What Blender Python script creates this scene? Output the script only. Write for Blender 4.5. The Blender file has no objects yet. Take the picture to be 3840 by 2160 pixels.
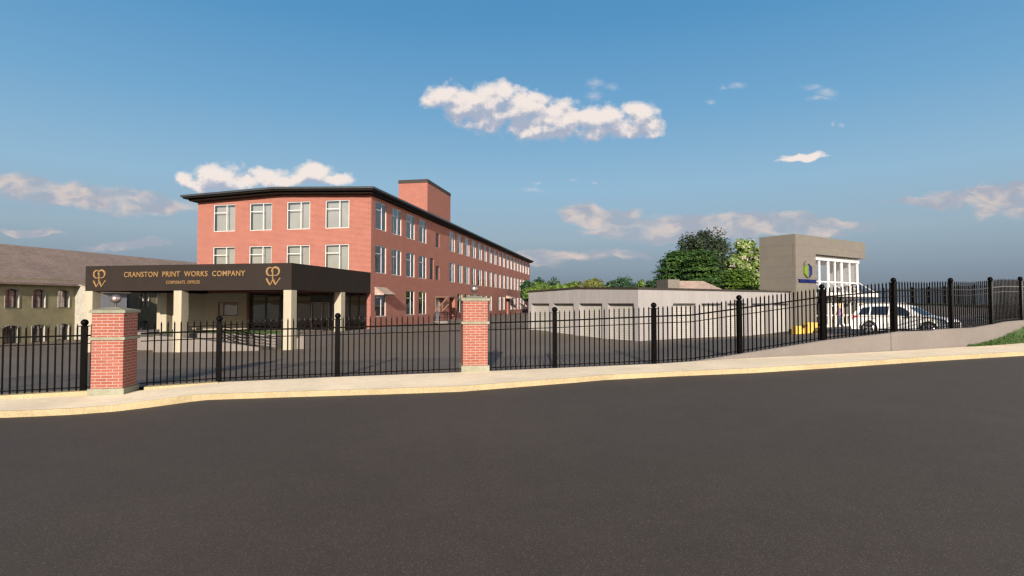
import bpy, bmesh, math, random
import numpy as np
from mathutils import Vector, Matrix
random.seed(7)
R = math.radians
SC = bpy.context.scene
COL = SC.collection

# ------------------------------------------------------------------ camera
F = 2100.0                      # focal length in pixels of a 3840 wide frame
PITCH = math.atan(59 / F)
cam_d = bpy.data.cameras.new('camera')
cam_d.sensor_width = 36.0
cam_d.lens = 36.0 * F / 3840
cam_d.clip_start = 0.1
cam_d.clip_end = 6000
cam = bpy.data.objects.new('camera', cam_d)
COL.objects.link(cam)
cam.location = (0, 0, 0)
cam.rotation_euler = (math.pi / 2 + PITCH, 0, 0)
SC.camera = cam

# ------------------------------------------------------------------ light
SUN_EL, SUN_AZ = R(15.0), R(2.0)          # low sun behind the viewer, a little to the left
sd = bpy.data.lights.new('sun', 'SUN')
sd.energy = 4.1
sd.angle = R(0.5)
sd.color = (1.0, 0.89, 0.78)
sun = bpy.data.objects.new('sun', sd)
COL.objects.link(sun)
travel = Vector((math.sin(SUN_AZ) * math.cos(SUN_EL), math.cos(SUN_AZ) * math.cos(SUN_EL), -math.sin(SUN_EL)))
sun.rotation_euler = travel.to_track_quat('-Z', 'Y').to_euler()
SC.view_settings.view_transform = 'Standard'
SC.view_settings.look = 'None'
SC.view_settings.exposure = 1.42
SC.view_settings.gamma = 1.0
SC.cycles.filter_width = 1.4


class NT:
    """small helper for node trees"""
    def __init__(s, tree):
        s.t = tree
        s.n = tree.nodes
        s.l = tree.links
    def new(s, kind, **kw):
        n = s.n.new(kind)
        for k, v in kw.items():
            setattr(n, k, v)
        return n
    def put(s, sock, v):
        if isinstance(v, bpy.types.NodeSocket):
            s.l.new(v, sock)
        elif v is not None:
            sock.default_value = v
    def m(s, op, a, b=None, c=None, clamp=False):
        n = s.new('ShaderNodeMath', operation=op, use_clamp=clamp)
        s.put(n.inputs[0], a); s.put(n.inputs[1], b); s.put(n.inputs[2], c)
        return n.outputs[0]
    def vm(s, op, a, b=None, out=0):
        n = s.new('ShaderNodeVectorMath', operation=op)
        s.put(n.inputs[0], a); s.put(n.inputs[1], b)
        return n.outputs[out]
    def mix(s, f, a, b, blend='MIX'):
        n = s.new('ShaderNodeMix', data_type='RGBA', blend_type=blend)
        s.put(n.inputs[0], f); s.put(n.inputs[6], a); s.put(n.inputs[7], b)
        return n.outputs[2]
    def ss(s, v, lo, hi, a=0.0, b=1.0):
        n = s.new('ShaderNodeMapRange', interpolation_type='SMOOTHSTEP')
        s.put(n.inputs[0], v); s.put(n.inputs[1], lo); s.put(n.inputs[2], hi); s.put(n.inputs[3], a); s.put(n.inputs[4], b)
        return n.outputs[0]
    def noise(s, vec, scale, detail=4.0, rough=0.55, dim='3D', out='Fac'):
        n = s.new('ShaderNodeTexNoise', noise_dimensions=dim)
        s.put(n.inputs['Vector'], vec)
        n.inputs['Scale'].default_value = scale
        n.inputs['Detail'].default_value = detail
        n.inputs['Roughness'].default_value = rough
        return n.outputs[out]
    def mapping(s, vec, scale=(1, 1, 1), loc=(0, 0, 0)):
        n = s.new('ShaderNodeMapping')
        s.put(n.inputs[0], vec)
        n.inputs['Scale'].default_value = scale
        n.inputs['Location'].default_value = loc
        return n.outputs[0]
    def ramp(s, f, stops):
        n = s.new('ShaderNodeValToRGB')
        s.put(n.inputs[0], f)
        el = n.color_ramp.elements
        while len(el) < len(stops):
            el.new(0.5)
        for e, (p, c) in zip(el, stops):
            e.position = p
            e.color = (c[0], c[1], c[2], 1)
        return n.outputs[0]


def srgb(r, g, b):
    f = lambda c: (c / 255 / 12.92) if c / 255 <= 0.04045 else ((c / 255 + 0.055) / 1.055) ** 2.4
    return (f(r), f(g), f(b), 1)


def lin(c, k=1.0):
    return (c[0] * k, c[1] * k, c[2] * k, 1)


def uvdir(px, py):
    dx = (px - 1920) / F
    dy = (1080 - py) / F
    yy = math.cos(PITCH) - dy * math.sin(PITCH)
    return dx / yy, (math.sin(PITCH) + dy * math.cos(PITCH)) / yy


# ------------------------------------------------------------------ sky (world)
W = bpy.data.worlds.new('World')
SC.world = W
W.use_nodes = True
W.node_tree.nodes.clear()
w = NT(W.node_tree)
geo = w.new('ShaderNodeTexCoord').outputs['Generated']
sky = w.new('ShaderNodeTexSky', sky_type='NISHITA', sun_disc=False)
sky.sun_elevation = SUN_EL
sky.sun_rotation = math.pi + SUN_AZ
sky.air_density = 1.0
sky.dust_density = 1.2
sky.ozone_density = 2.0
sep = w.new('ShaderNodeSeparateXYZ')
w.l.new(geo, sep.inputs[0])
dx_, dy_, dz_ = sep.outputs
EXPO = 2.0 ** SC.view_settings.exposure
BG = 0.10
# haze tint of the low air by elevation, graded on top of the physical sky
stops = [(0.0, (116, 127, 142)), (0.03, (126, 139, 154)), (0.066, (140, 157, 172)), (0.114, (153, 175, 190)), (0.20, (145, 183, 209)), (0.32, (113, 166, 205)), (0.45, (84, 147, 195)), (0.62, (64, 128, 181)), (1.0, (40, 92, 152))]
grad = w.ramp(w.m('MAXIMUM', dz_, 0.0), [(p, lin(srgb(*c), 1.0)) for p, c in stops])
grad = w.vm('SCALE', grad)
grad.node.inputs['Scale'].default_value = 1.0 / (EXPO * BG)
side = w.ss(dy_, -0.45, 0.15)                   # the half of the sky round the sun keeps its own glare
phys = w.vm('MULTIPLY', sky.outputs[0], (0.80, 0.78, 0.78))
# dimming band added low on the sun side to deepen shade under the canopy
low_dim = w.vm('SCALE', phys)
w.l.new(w.ss(dz_, 0.0, 0.24, 0.22, 1.0), low_dim.node.inputs['Scale'])
phys = low_dim
skyc = w.mix(w.m('MULTIPLY', side, 0.97), phys, grad)
# bright cloud bank added out of view at right to fill right-facing walls
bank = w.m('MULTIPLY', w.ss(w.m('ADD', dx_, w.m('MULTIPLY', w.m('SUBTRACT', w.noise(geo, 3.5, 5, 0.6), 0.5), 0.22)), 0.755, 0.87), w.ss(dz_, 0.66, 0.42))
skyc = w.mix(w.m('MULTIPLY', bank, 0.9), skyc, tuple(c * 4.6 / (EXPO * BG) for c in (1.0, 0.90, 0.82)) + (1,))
# clouds by direction: cumulus with lit tops, soft banks, wisps
ady = w.m('MAXIMUM', w.m('ABSOLUTE', dy_), 0.05)
comb = w.new('ShaderNodeCombineXYZ')
w.l.new(w.m('DIVIDE', dx_, ady), comb.inputs[0])
w.l.new(w.m('DIVIDE', dz_, ady), comb.inputs[1])
P = comb.outputs[0]


def warp(vec, scale, amp, detail, stretch=(1, 1, 1)):
    nz = w.noise(w.mapping(vec, stretch), scale, detail, 0.6, out='Color')
    off = w.vm('MULTIPLY', w.vm('SUBTRACT', nz, (0.5, 0.5, 0.5)), (amp, amp, 0))
    return w.vm('ADD', vec, off)


def blobs(vec, lst):
    f = None
    for px, py, rx, ry in lst:
        u, v = uvdir(px, py)
        q = w.vm('MULTIPLY', w.vm('SUBTRACT', vec, (u, v, 0)), (F / rx / 1.10, F / ry / 1.08, 0))
        a = w.m('SUBTRACT', 1.0, w.vm('LENGTH', q, out=1))
        if f is None:
            f = a
        else:
            n = w.new('ShaderNodeMath', operation='SMOOTH_MAX')
            w.l.new(f, n.inputs[0]); w.l.new(a, n.inputs[1]); n.inputs[2].default_value = 0.25
            f = n.outputs[0]
    return f


cumulus = [(1655, 365, 72, 52), (1725, 385, 75, 52), (1715, 425, 55, 45), (1830, 390, 95, 70), (1882, 350, 55, 48), (1830, 455, 95, 45),
           (1970, 400, 130, 72), (2070, 430, 120, 72), (2010, 485, 150, 48), (2130, 455, 60, 60), (2225, 440, 85, 58), (2290, 440, 70, 62),
           (2395, 425, 72, 58), (2440, 470, 62, 40), (2340, 490, 110, 34), (2240, 495, 90, 34),
           (695, 662, 38, 34), (740, 685, 62, 32), (825, 650, 88, 58), (890, 685, 90, 36), (1005, 668, 82, 40), (1085, 688, 90, 26), (1180, 655, 78, 36), (1260, 680, 80, 24),
           (2985, 592, 58, 17), (3035, 590, 50, 15), (3000, 598, 95, 10)]
wp = warp(warp(P, 6, 0.045, 2), 20, 0.020, 3)


def dens(off):
    q = w.vm('ADD', P, off)
    return w.noise(w.mapping(q, (1, 1.15, 1)), 24, 10, 0.60)


d0 = dens((0, 0, 0))
dh = dens((-0.004, 0.011, 0))
base0 = blobs(wp, cumulus)
baseh = blobs(w.vm('ADD', wp, (0.0, 0.030, 0)), cumulus)
fc = w.m('ADD', base0, w.m('MULTIPLY', w.m('SUBTRACT', d0, 0.5), 1.75))
mc = w.ss(fc, -0.08, 0.50)
lit = w.m('ADD', w.m('MULTIPLY', w.m('SUBTRACT', base0, baseh), 0.85), w.m('ADD', w.m('MULTIPLY', w.m('SUBTRACT', d0, dh), 3.0), 0.30))
ccol = w.mix(w.ss(lit, 0.0, 0.95), lin(srgb(168, 178, 198)), lin(srgb(242, 231, 225)))
banks = [(2140, 790, 45, 34), (2205, 782, 62, 30), (2350, 795, 55, 26), (2240, 815, 120, 32), (2450, 838, 210, 34), (2690, 838, 260, 34), (2960, 838, 200, 30), (3140, 828, 110, 17),
         (2330, 868, 130, 26), (2830, 870, 180, 26), (3100, 868, 80, 24), (2500, 880, 260, 22),
         (60, 685, 140, 40), (200, 720, 230, 42), (420, 735, 190, 42), (570, 770, 160, 34), (470, 915, 150, 20), (110, 880, 120, 15),
         (3470, 765, 110, 16), (3580, 750, 110, 28), (3700, 725, 100, 34), (3700, 775, 50, 36), (3820, 765, 80, 52), (3830, 715, 80, 26),
         (2060, 955, 190, 22), (2300, 958, 110, 18), (1990, 985, 120, 20)]
wb = warp(warp(P, 7, 0.05, 2, (1, 2.2, 1)), 30, 0.022, 6, (1, 2.0, 1))
fb = blobs(wb, banks)
fb = w.m('ADD', fb, w.m('MULTIPLY', w.m('SUBTRACT', w.noise(w.mapping(P, (1, 2.0, 1)), 18, 8, 0.62), 0.5), 0.7))
mb = w.m('MULTIPLY', w.ss(fb, -0.22, 0.45), w.ss(w.noise(w.mapping(wb, (1, 2.4, 1)), 11, 5, 0.6), 0.22, 0.62, 0.45, 0.85))
bcol = w.mix(w.ss(w.noise(w.mapping(wb, (1, 1.8, 1), (3, 1, 0)), 17, 4, 0.55), 0.40, 0.66), lin(srgb(168, 172, 186)), lin(srgb(222, 205, 196)))
wisps = [(2235, 312, 42, 24), (2290, 325, 34, 20), (2225, 358, 40, 26), (2765, 325, 36, 15), (2715, 332, 20, 9), (2668, 382, 18, 12), (3050, 328, 55, 16), (3100, 345, 45, 22), (3080, 368, 60, 14), (1998, 712, 55, 13), (2015, 684, 24, 8), (2150, 680, 20, 9), (2232, 683, 16, 6), (3152, 463, 12, 9), (3125, 460, 8, 10)]
ww = warp(warp(P, 14, 0.022, 3, (1, 1.5, 1)), 60, 0.014, 5)
fw_ = w.m('ADD', blobs(ww, wisps), w.m('MULTIPLY', w.m('SUBTRACT', w.noise(w.mapping(P, (1, 1.6, 1)), 55, 7, 0.65), 0.5), 1.5))
mw = w.m('MULTIPLY', w.ss(fw_, -0.1, 1.7), 0.7)
k = 1.0 / (EXPO * BG)


def scaled(c):
    o = w.vm('SCALE', c)
    o.node.inputs['Scale'].default_value = k
    return o


front = w.ss(dy_, 0.05, 0.15)
skyc = w.mix(w.m('MULTIPLY', mb, front), skyc, scaled(bcol))
wc = w.vm('SCALE', w.mix(0.0, lin(srgb(214, 212, 218)), lin(srgb(214, 212, 218))))
wc.node.inputs['Scale'].default_value = k
skyc = w.mix(w.m('MULTIPLY', mw, front), skyc, wc)
skyc = w.mix(w.m('MULTIPLY', mc, front), skyc, scaled(ccol))
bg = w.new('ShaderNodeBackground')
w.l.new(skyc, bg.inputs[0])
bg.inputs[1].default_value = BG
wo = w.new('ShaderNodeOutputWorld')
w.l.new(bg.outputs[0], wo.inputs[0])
W.cycles.sampling_method = 'MANUAL'
W.cycles.sample_map_resolution = 512


# ------------------------------------------------------------------ materials
def newmat(name):
    m = bpy.data.materials.new(name)
    m.use_nodes = True
    t = NT(m.node_tree)
    b = t.n['Principled BSDF']
    return m, t, b


def simple(name, c, rough=0.6, var=0.12, scale=3.0, bump=0.0, bscale=60.0, metal=0.0, spec=0.5, coat=0.0, fine=0.0, fscale=90.0):
    """base colour with large soft wear and optional fine grain + bump"""
    m, t, b = newmat(name)
    o = t.new('ShaderNodeTexCoord').outputs['Object']
    n1 = t.noise(o, scale, 5, 0.6)
    col = t.mix(t.ss(n1, 0.3, 0.7), lin(c, 1 - var), lin(c, 1 + var))
    if fine:
        n2 = t.noise(o, fscale, 2, 0.7)
        col = t.mix(t.ss(n2, 0.35, 0.65), t.mix(1.0, col, (1 - fine,) * 3 + (1,), 'MULTIPLY'), t.mix(1.0, col, (1 + fine,) * 3 + (1,), 'MULTIPLY'))
    t.l.new(col, b.inputs['Base Color'])
    rr = t.ss(t.noise(o, scale * 2.3, 3), 0.3, 0.7, max(0.02, rough - 0.06), min(1, rough + 0.06))
    t.l.new(rr, b.inputs['Roughness'])
    b.inputs['Metallic'].default_value = metal
    b.inputs['Specular IOR Level'].default_value = spec
    b.inputs['Coat Weight'].default_value = coat
    if bump:
        bn = t.new('ShaderNodeBump')
        bn.inputs['Strength'].default_value = bump
        bn.inputs['Distance'].default_value = 0.02
        t.l.new(t.noise(o, bscale, 4, 0.6), bn.inputs['Height'])
        t.l.new(bn.outputs[0], b.inputs['Normal'])
    return m


def brick(name, c1, c2, mortar, bw, rh, ms, bump=0.4):
    m, t, b = newmat(name)
    uv = t.new('ShaderNodeTexCoord').outputs['UV']
    # slightly wobbly courses
    wob = t.vm('MULTIPLY', t.vm('SUBTRACT', t.noise(uv, 9, 2, 0.5, out='Color'), (0.5, 0.5, 0.5)), (0.012, 0.008, 0))
    br = t.new('ShaderNodeTexBrick')
    t.l.new(t.vm('ADD', uv, wob), br.inputs['Vector'])
    br.inputs['Color1'].default_value = c1
    br.inputs['Color2'].default_value = c2
    br.inputs['Mortar'].default_value = mortar
    br.inputs['Scale'].default_value = 1.0
    br.inputs['Brick Width'].default_value = bw
    br.inputs['Row Height'].default_value = rh
    br.inputs['Mortar Size'].default_value = ms
    br.inputs['Mortar Smooth'].default_value = 0.2
    br.inputs['Bias'].default_value = 0.0
    n = t.noise(uv, 1.3, 5, 0.6)
    g = t.noise(uv, 70, 3, 0.6)
    col = t.mix(1.0, br.outputs['Color'], t.mix(t.ss(n, 0.3, 0.7), (0.95, 0.94, 0.94, 1), (1.05, 1.04, 1.03, 1)), 'MULTIPLY')
    col = t.mix(1.0, col, t.mix(t.ss(g, 0.3, 0.7), (0.86, 0.86, 0.86, 1), (1.12, 1.12, 1.12, 1)), 'MULTIPLY')
    t.l.new(col, b.inputs['Base Color'])
    b.inputs['Roughness'].default_value = 0.85
    b.inputs['Specular IOR Level'].default_value = 0.10
    bn = t.new('ShaderNodeBump', invert=True)
    bn.inputs['Strength'].default_value = bump
    bn.inputs['Distance'].default_value = 0.012
    t.l.new(br.outputs['Fac'], bn.inputs['Height'])
    t.l.new(bn.outputs[0], b.inputs['Normal'])
    return m


def siding(name, c, pitch, vertical=True, dark=0.75, var=0.08, rough=0.6, groove=0.12, streak=0.0, bump=0.3):
    m, t, b = newmat(name)
    uv = t.new('ShaderNodeTexCoord').outputs['UV']
    s = t.new('ShaderNodeSeparateXYZ')
    t.l.new(uv, s.inputs[0])
    a = s.outputs[0] if vertical else s.outputs[1]
    fr = t.m('FRACT', t.m('DIVIDE', a, pitch))
    gr = t.m('LESS_THAN', fr, groove)
    n = t.noise(t.mapping(uv, (1.0, 0.25, 1) if vertical else (0.25, 1, 1)), 2.2, 4, 0.6)
    col = t.mix(t.ss(n, 0.3, 0.7), lin(c, 1 - var), lin(c, 1 + var))
    # board to board tone
    wn = t.new('ShaderNodeTexWhiteNoise', noise_dimensions='1D')
    t.l.new(t.m('FLOOR', t.m('DIVIDE', a, pitch)), wn.inputs['W'])
    col = t.mix(1.0, col, t.mix(wn.outputs['Value'], (1 - streak,) * 3 + (1,), (1 + streak,) * 3 + (1,)), 'MULTIPLY')
    col = t.mix(gr, col, t.mix(1.0, col, (dark, dark, dark, 1), 'MULTIPLY'))
    t.l.new(col, b.inputs['Base Color'])
    b.inputs['Roughness'].default_value = rough
    bn = t.new('ShaderNodeBump', invert=True)
    bn.inputs['Strength'].default_value = bump
    bn.inputs['Distance'].default_value = 0.01
    t.l.new(gr, bn.inputs['Height'])
    t.l.new(bn.outputs[0], b.inputs['Normal'])
    return m


def glass(name, tint=(0.78, 0.82, 0.82, 1), refl=0.10, rough=0.01, fres=1.1):
    m = bpy.data.materials.new(name)
    m.use_nodes = True
    t = NT(m.node_tree)
    t.n.clear()
    tr = t.new('ShaderNodeBsdfTransparent')
    tr.inputs[0].default_value = tint
    gl = t.new('ShaderNodeBsdfGlossy')
    gl.inputs['Color'].default_value = (0.9, 0.92, 0.95, 1)
    gl.inputs['Roughness'].default_value = rough
    o = t.new('ShaderNodeTexCoord').outputs['Object']
    bn = t.new('ShaderNodeBump')
    bn.inputs['Strength'].default_value = 0.05
    bn.inputs['Distance'].default_value = 0.05
    t.l.new(t.noise(o, 0.8, 2), bn.inputs['Height'])
    t.l.new(bn.outputs[0], gl.inputs['Normal'])
    fr = t.new('ShaderNodeFresnel')
    fr.inputs[0].default_value = 1.5
    f = t.m('ADD', t.m('MULTIPLY', fr.outputs[0], fres), refl, clamp=True)
    mx = t.new('ShaderNodeMixShader')
    t.l.new(f, mx.inputs[0]); t.l.new(tr.outputs[0], mx.inputs[1]); t.l.new(gl.outputs[0], mx.inputs[2])
    ou = t.new('ShaderNodeOutputMaterial')
    t.l.new(mx.outputs[0], ou.inputs[0])
    return m


def asphalt(name, c, speck, rough=0.72):
    m, t, b = newmat(name)
    o = t.new('ShaderNodeTexCoord').outputs['Object']
    n1 = t.noise(o, 0.18, 5, 0.6)
    n2 = t.noise(o, 1.9, 4, 0.6)
    col = t.mix(t.ss(n1, 0.3, 0.7), lin(c, 0.92), lin(c, 1.08))
    col = t.mix(t.ss(n2, 0.3, 0.7), t.mix(1.0, col, (0.95, 0.95, 0.95, 1), 'MULTIPLY'), t.mix(1.0, col, (1.05, 1.05, 1.05, 1), 'MULTIPLY'))
    v = t.new('ShaderNodeTexVoronoi', feature='F1')
    t.l.new(o, v.inputs['Vector'])
    v.inputs['Scale'].default_value = 95.0
    vs = t.new('ShaderNodeSeparateXYZ')
    t.l.new(v.outputs['Color'], vs.inputs[0])
    agg = t.m('MULTIPLY', t.m('GREATER_THAN', vs.outputs[0], 0.86), t.m('LESS_THAN', v.outputs['Distance'], 0.42))
    col = t.mix(t.m('MULTIPLY', agg, speck), col, lin((0.34, 0.30, 0.26)))
    drk = t.m('MULTIPLY', t.m('LESS_THAN', vs.outputs[1], 0.22), 0.5)
    col = t.mix(drk, col, t.mix(1.0, col, (0.6, 0.6, 0.6, 1), 'MULTIPLY'))
    t.l.new(col, b.inputs['Base Color'])
    b.inputs['Roughness'].default_value = rough
    b.inputs['Specular IOR Level'].default_value = 0.22
    bn = t.new('ShaderNodeBump')
    bn.inputs['Strength'].default_value = 0.35
    bn.inputs['Distance'].default_value = 0.008
    t.l.new(t.noise(o, 70, 3, 0.7), bn.inputs['Height'])
    t.l.new(bn.outputs[0], b.inputs['Normal'])
    return m


def leafmat(name, c1, c2, c3=None, f3=0.0):
    m, t, b = newmat(name)
    o = t.new('ShaderNodeTexCoord').outputs['Object']
    gi = t.new('ShaderNodeNewGeometry')
    rnd = gi.outputs['Random Per Island']
    col = t.mix(rnd, c1, c2)
    n = t.noise(o, 0.6, 3)
    col = t.mix(1.0, col, t.mix(t.ss(n, 0.3, 0.7), (0.75, 0.78, 0.75, 1), (1.25, 1.22, 1.2, 1)), 'MULTIPLY')
    if c3:
        col = t.mix(t.m('GREATER_THAN', t.m('FRACT', t.m('MULTIPLY', rnd, 37.3)), 1 - f3), col, c3)
    t.l.new(col, b.inputs['Base Color'])
    b.inputs['Roughness'].default_value = 0.6
    b.inputs['Specular IOR Level'].default_value = 0.3
    tr = t.new('ShaderNodeBsdfTranslucent')
    t.l.new(col, tr.inputs[0])
    mx = t.new('ShaderNodeMixShader')
    mx.inputs[0].default_value = 0.25
    out = t.n['Material Output']
    t.l.new(b.outputs[0], mx.inputs[1]); t.l.new(tr.outputs[0], mx.inputs[2]); t.l.new(mx.outputs[0], out.inputs[0])
    return m


def stone(name, c, var=0.15, spot=0.25):
    """mottled sandy stone with fine grains"""
    m, t, b = newmat(name)
    o = t.new('ShaderNodeTexCoord').outputs['Object']
    n1 = t.noise(o, 0.7, 5, 0.65)
    n2 = t.noise(t.mapping(o, (1, 2.2, 1)), 6, 5, 0.65)
    n3 = t.noise(o, 45, 3, 0.7)
    col = t.mix(t.ss(n1, 0.3, 0.7), lin(c, 1 - var * 0.5), lin(c, 1 + var * 0.5))
    col = t.mix(t.ss(n2, 0.35, 0.68), t.mix(1.0, col, (1 - var * 0.5, 1 - var * 0.6, 1 - var * 0.7, 1), 'MULTIPLY'), col)
    col = t.mix(t.ss(n3, 0.3, 0.72), t.mix(1.0, col, (1 - spot, 1 - spot * 1.1, 1 - spot * 1.25, 1), 'MULTIPLY'), t.mix(1.0, col, (1.06, 1.06, 1.05, 1), 'MULTIPLY'))
    t.l.new(col, b.inputs['Base Color'])
    b.inputs['Roughness'].default_value = 0.9
    b.inputs['Specular IOR Level'].default_value = 0.2
    bn = t.new('ShaderNodeBump')
    bn.inputs['Strength'].default_value = 0.35
    bn.inputs['Distance'].default_value = 0.01
    t.l.new(n3, bn.inputs['Height'])
    t.l.new(bn.outputs[0], b.inputs['Normal'])
    return m


M = {}
M['road'] = asphalt('road_asphalt', (0.049, 0.037, 0.0265), 0.25)
M['lot'] = asphalt('lot_asphalt', (0.112, 0.089, 0.066), 0.2)
M['earth'] = simple('dry_earth', (0.16, 0.15, 0.10), 0.95, 0.25, 0.3)
M['walk'] = stone('pavement_stone', (0.70, 0.59, 0.42), 0.18, 0.10)
M['kerb'] = stone('kerb_granite', (0.30, 0.25, 0.15), 0.22, 0.28)
M['conc'] = stone('cast_concrete', (0.128, 0.114, 0.105), 0.10, 0.16)
M['cstone'] = stone('grey_cast_stone', (0.185, 0.188, 0.140), 0.25, 0.18)
M['brick_b'] = brick('building_brick', (0.200, 0.064, 0.046, 1), (0.165, 0.051, 0.037, 1), (0.25, 0.155, 0.125, 1), 0.30, 0.0925, 0.0115)
M['brick_p'] = brick('pillar_brick', (0.205, 0.068, 0.047, 1), (0.172, 0.054, 0.038, 1), (0.245, 0.205, 0.175, 1), 0.262, 0.0755, 0.0075, 0.6)
M['iron'] = simple('black_iron_paint', (0.0025, 0.0022, 0.002), 0.22, 0.15, 6, spec=0.025)
M['darkmetal'] = simple('dark_bronze_metal', (0.012, 0.011, 0.011), 0.35, 0.15, 5)
M['roofmetal'] = simple('slate_blue_roof_edge', (0.020, 0.024, 0.027), 0.45, 0.12, 2, spec=0.3)
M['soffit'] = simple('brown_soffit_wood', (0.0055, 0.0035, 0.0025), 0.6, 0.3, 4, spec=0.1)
M['white'] = simple('white_frame_paint', (0.40, 0.385, 0.36), 0.45, 0.05, 4)
M['cream'] = siding('cream_vertical_siding', (0.240, 0.213, 0.152), 0.15, True, 0.80, 0.06, 0.7, 0.10, 0.04)
M['room'] = simple('interior_plaster', (0.66, 0.64, 0.60), 0.8, 0.08, 0.6)
M['greywall'] = simple('grey_room_wall', (0.25, 0.237, 0.222), 0.8, 0.10, 0.5)
M['glass'] = glass('window_glass', (0.80, 0.82, 0.80, 1), 0.10)
M['dglass'] = glass('storefront_glass', (0.52, 0.52, 0.49, 1), 0.02, 0.01, 0.7)
M['tglass'] = glass('tower_glass', (0.62, 0.64, 0.65, 1), 0.0, 0.01, 0.45)
M['sign'] = simple('brown_fascia_panel', (0.0180, 0.0142, 0.0120), 0.65, 0.05, 0.8, fine=0.05, spec=0.04)
M['gold'] = simple('gold_letter', (0.18, 0.105, 0.040), 0.45, 0.10, 8, metal=0.2)
M['stucco'] = simple('olive_stucco', (0.178, 0.157, 0.088), 0.9, 0.16, 1.2, 0.4, 30, fine=0.10, fscale=40)
M['jamb'] = simple('pale_jamb_stone', (0.215, 0.20, 0.165), 0.85, 0.15, 5, 0.3, 30)
M['tan'] = siding('tan_metal_siding', (0.182, 0.170, 0.164), 0.40, True, 0.80, 0.05, 0.55, 0.04, 0.03)
M['tanpanel'] = simple('taupe_render_panel', (0.091, 0.080, 0.064), 0.8, 0.06, 0.9, 0.1, 50, fine=0.05)
M['rollup'] = simple('roll_up_door_beige', (0.232, 0.220, 0.198), 0.5, 0.05, 2)
M['roofedge'] = simple('brown_roof_edge', (0.020, 0.016, 0.012), 0.6, 0.1, 2, spec=0.2)
M['steel'] = simple('brushed_steel', (0.25, 0.20, 0.18), 0.42, 0.10, 30, metal=0.9)
M['bluegrey'] = siding('blue_grey_corrugated', (0.30, 0.30, 0.32), 0.12, True, 0.7, 0.05, 0.5, 0.3, 0.03)
M['stainless'] = simple('grey_door_paint', (0.27, 0.28, 0.29), 0.45, 0.06, 2)
M['wood'] = simple('brown_timber', (0.085, 0.040, 0.018), 0.65, 0.3, 6)
M['lgreen'] = simple('lime_green_panel', (0.085, 0.125, 0.014), 0.6, 0.05, spec=0.1)
M['blue'] = simple('navy_blue_panel', (0.008, 0.012, 0.070), 0.7, 0.08, spec=0.05)
M['joint'] = simple('taupe_panel_joint', (0.045, 0.04, 0.034), 0.7, 0.05)
M['shackle'] = simple('taupe_grey_panel', (0.065, 0.055, 0.048), 0.5, 0.05)
M['yellow'] = simple('yellow_board', (0.42, 0.27, 0.05), 0.75, 0.08, 2)
M['olivedark'] = simple('dark_green_board', (0.045, 0.05, 0.012), 0.7, 0.1)
M['paint'] = simple('white_road_paint', (0.6, 0.58, 0.54), 0.8, 0.15, 5)
M['carpaint'] = simple('white_car_paint', (0.56, 0.545, 0.52), 0.42, 0.02, 1, coat=0.05)
M['carglass'] = simple('tinted_car_glass', (0.012, 0.018, 0.028), 0.05, 0.1, 2, spec=0.8)
M['tyre'] = simple('black_rubber', (0.012, 0.012, 0.012), 0.8, 0.2, 10)
M['alloy'] = simple('silver_alloy', (0.55, 0.54, 0.52), 0.3, 0.05, 10, metal=0.8)
M['red'] = simple('red_lens', (0.42, 0.012, 0.012), 0.2, 0.1, 10, coat=0.5)
M['clear'] = simple('clear_lens', (0.45, 0.46, 0.47), 0.15, 0.1, 10, coat=0.6)
M['skin'] = simple('skin', (0.42, 0.23, 0.145), 0.55, 0.05, 9)
M['hair'] = simple('blonde_hair', (0.50, 0.32, 0.11), 0.5, 0.2, 30)
M['top'] = simple('lilac_cloth', (0.15, 0.085, 0.165), 0.85, 0.08, 9)
M['jean'] = simple('pale_blue_denim', (0.44, 0.48, 0.54), 0.9, 0.22, 9)
M['lip'] = simple('dark_features', (0.10, 0.03, 0.03), 0.6, 0.1)
M['shoe'] = simple('white_shoe', (0.5, 0.48, 0.45), 0.6, 0.08)
M['green_in'] = siding('green_roll_door', (0.02, 0.085, 0.04), 0.12, False, 0.7, 0.05, 0.5, 0.2)
M['grass'] = leafmat('grass_blades', (0.025, 0.06, 0.010, 1), (0.048, 0.088, 0.015, 1))
M['turf'] = simple('turf_soil', (0.026, 0.05, 0.010), 0.95, 0.3, 3)
M['bark'] = simple('bark', (0.055, 0.04, 0.028), 0.9, 0.25, 6, 0.5, 14)


def shingles(name, c):
    m, t, b = newmat(name)
    uv = t.new('ShaderNodeTexCoord').outputs['UV']
    br = t.new('ShaderNodeTexBrick')
    t.l.new(uv, br.inputs['Vector'])
    br.inputs['Color1'].default_value = lin(c, 1.18)
    br.inputs['Color2'].default_value = lin(c, 0.80)
    br.inputs['Mortar'].default_value = lin(c, 0.5)
    br.inputs['Scale'].default_value = 1.0
    br.inputs['Brick Width'].default_value = 0.34
    br.inputs['Row Height'].default_value = 0.17
    br.inputs['Mortar Size'].default_value = 0.014
    n = t.noise(uv, 0.5, 5, 0.6)
    col = t.mix(1.0, br.outputs['Color'], t.mix(t.ss(n, 0.3, 0.7), (0.88, 0.88, 0.9, 1), (1.1, 1.08, 1.06, 1)), 'MULTIPLY')
    t.l.new(col, b.inputs['Base Color'])
    b.inputs['Roughness'].default_value = 0.9
    return m


M['shingle'] = shingles('grey_brown_shingles', (0.168, 0.120, 0.092))
M['shingle2'] = shingles('pinkish_tan_shingles', (0.27, 0.20, 0.155))


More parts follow.
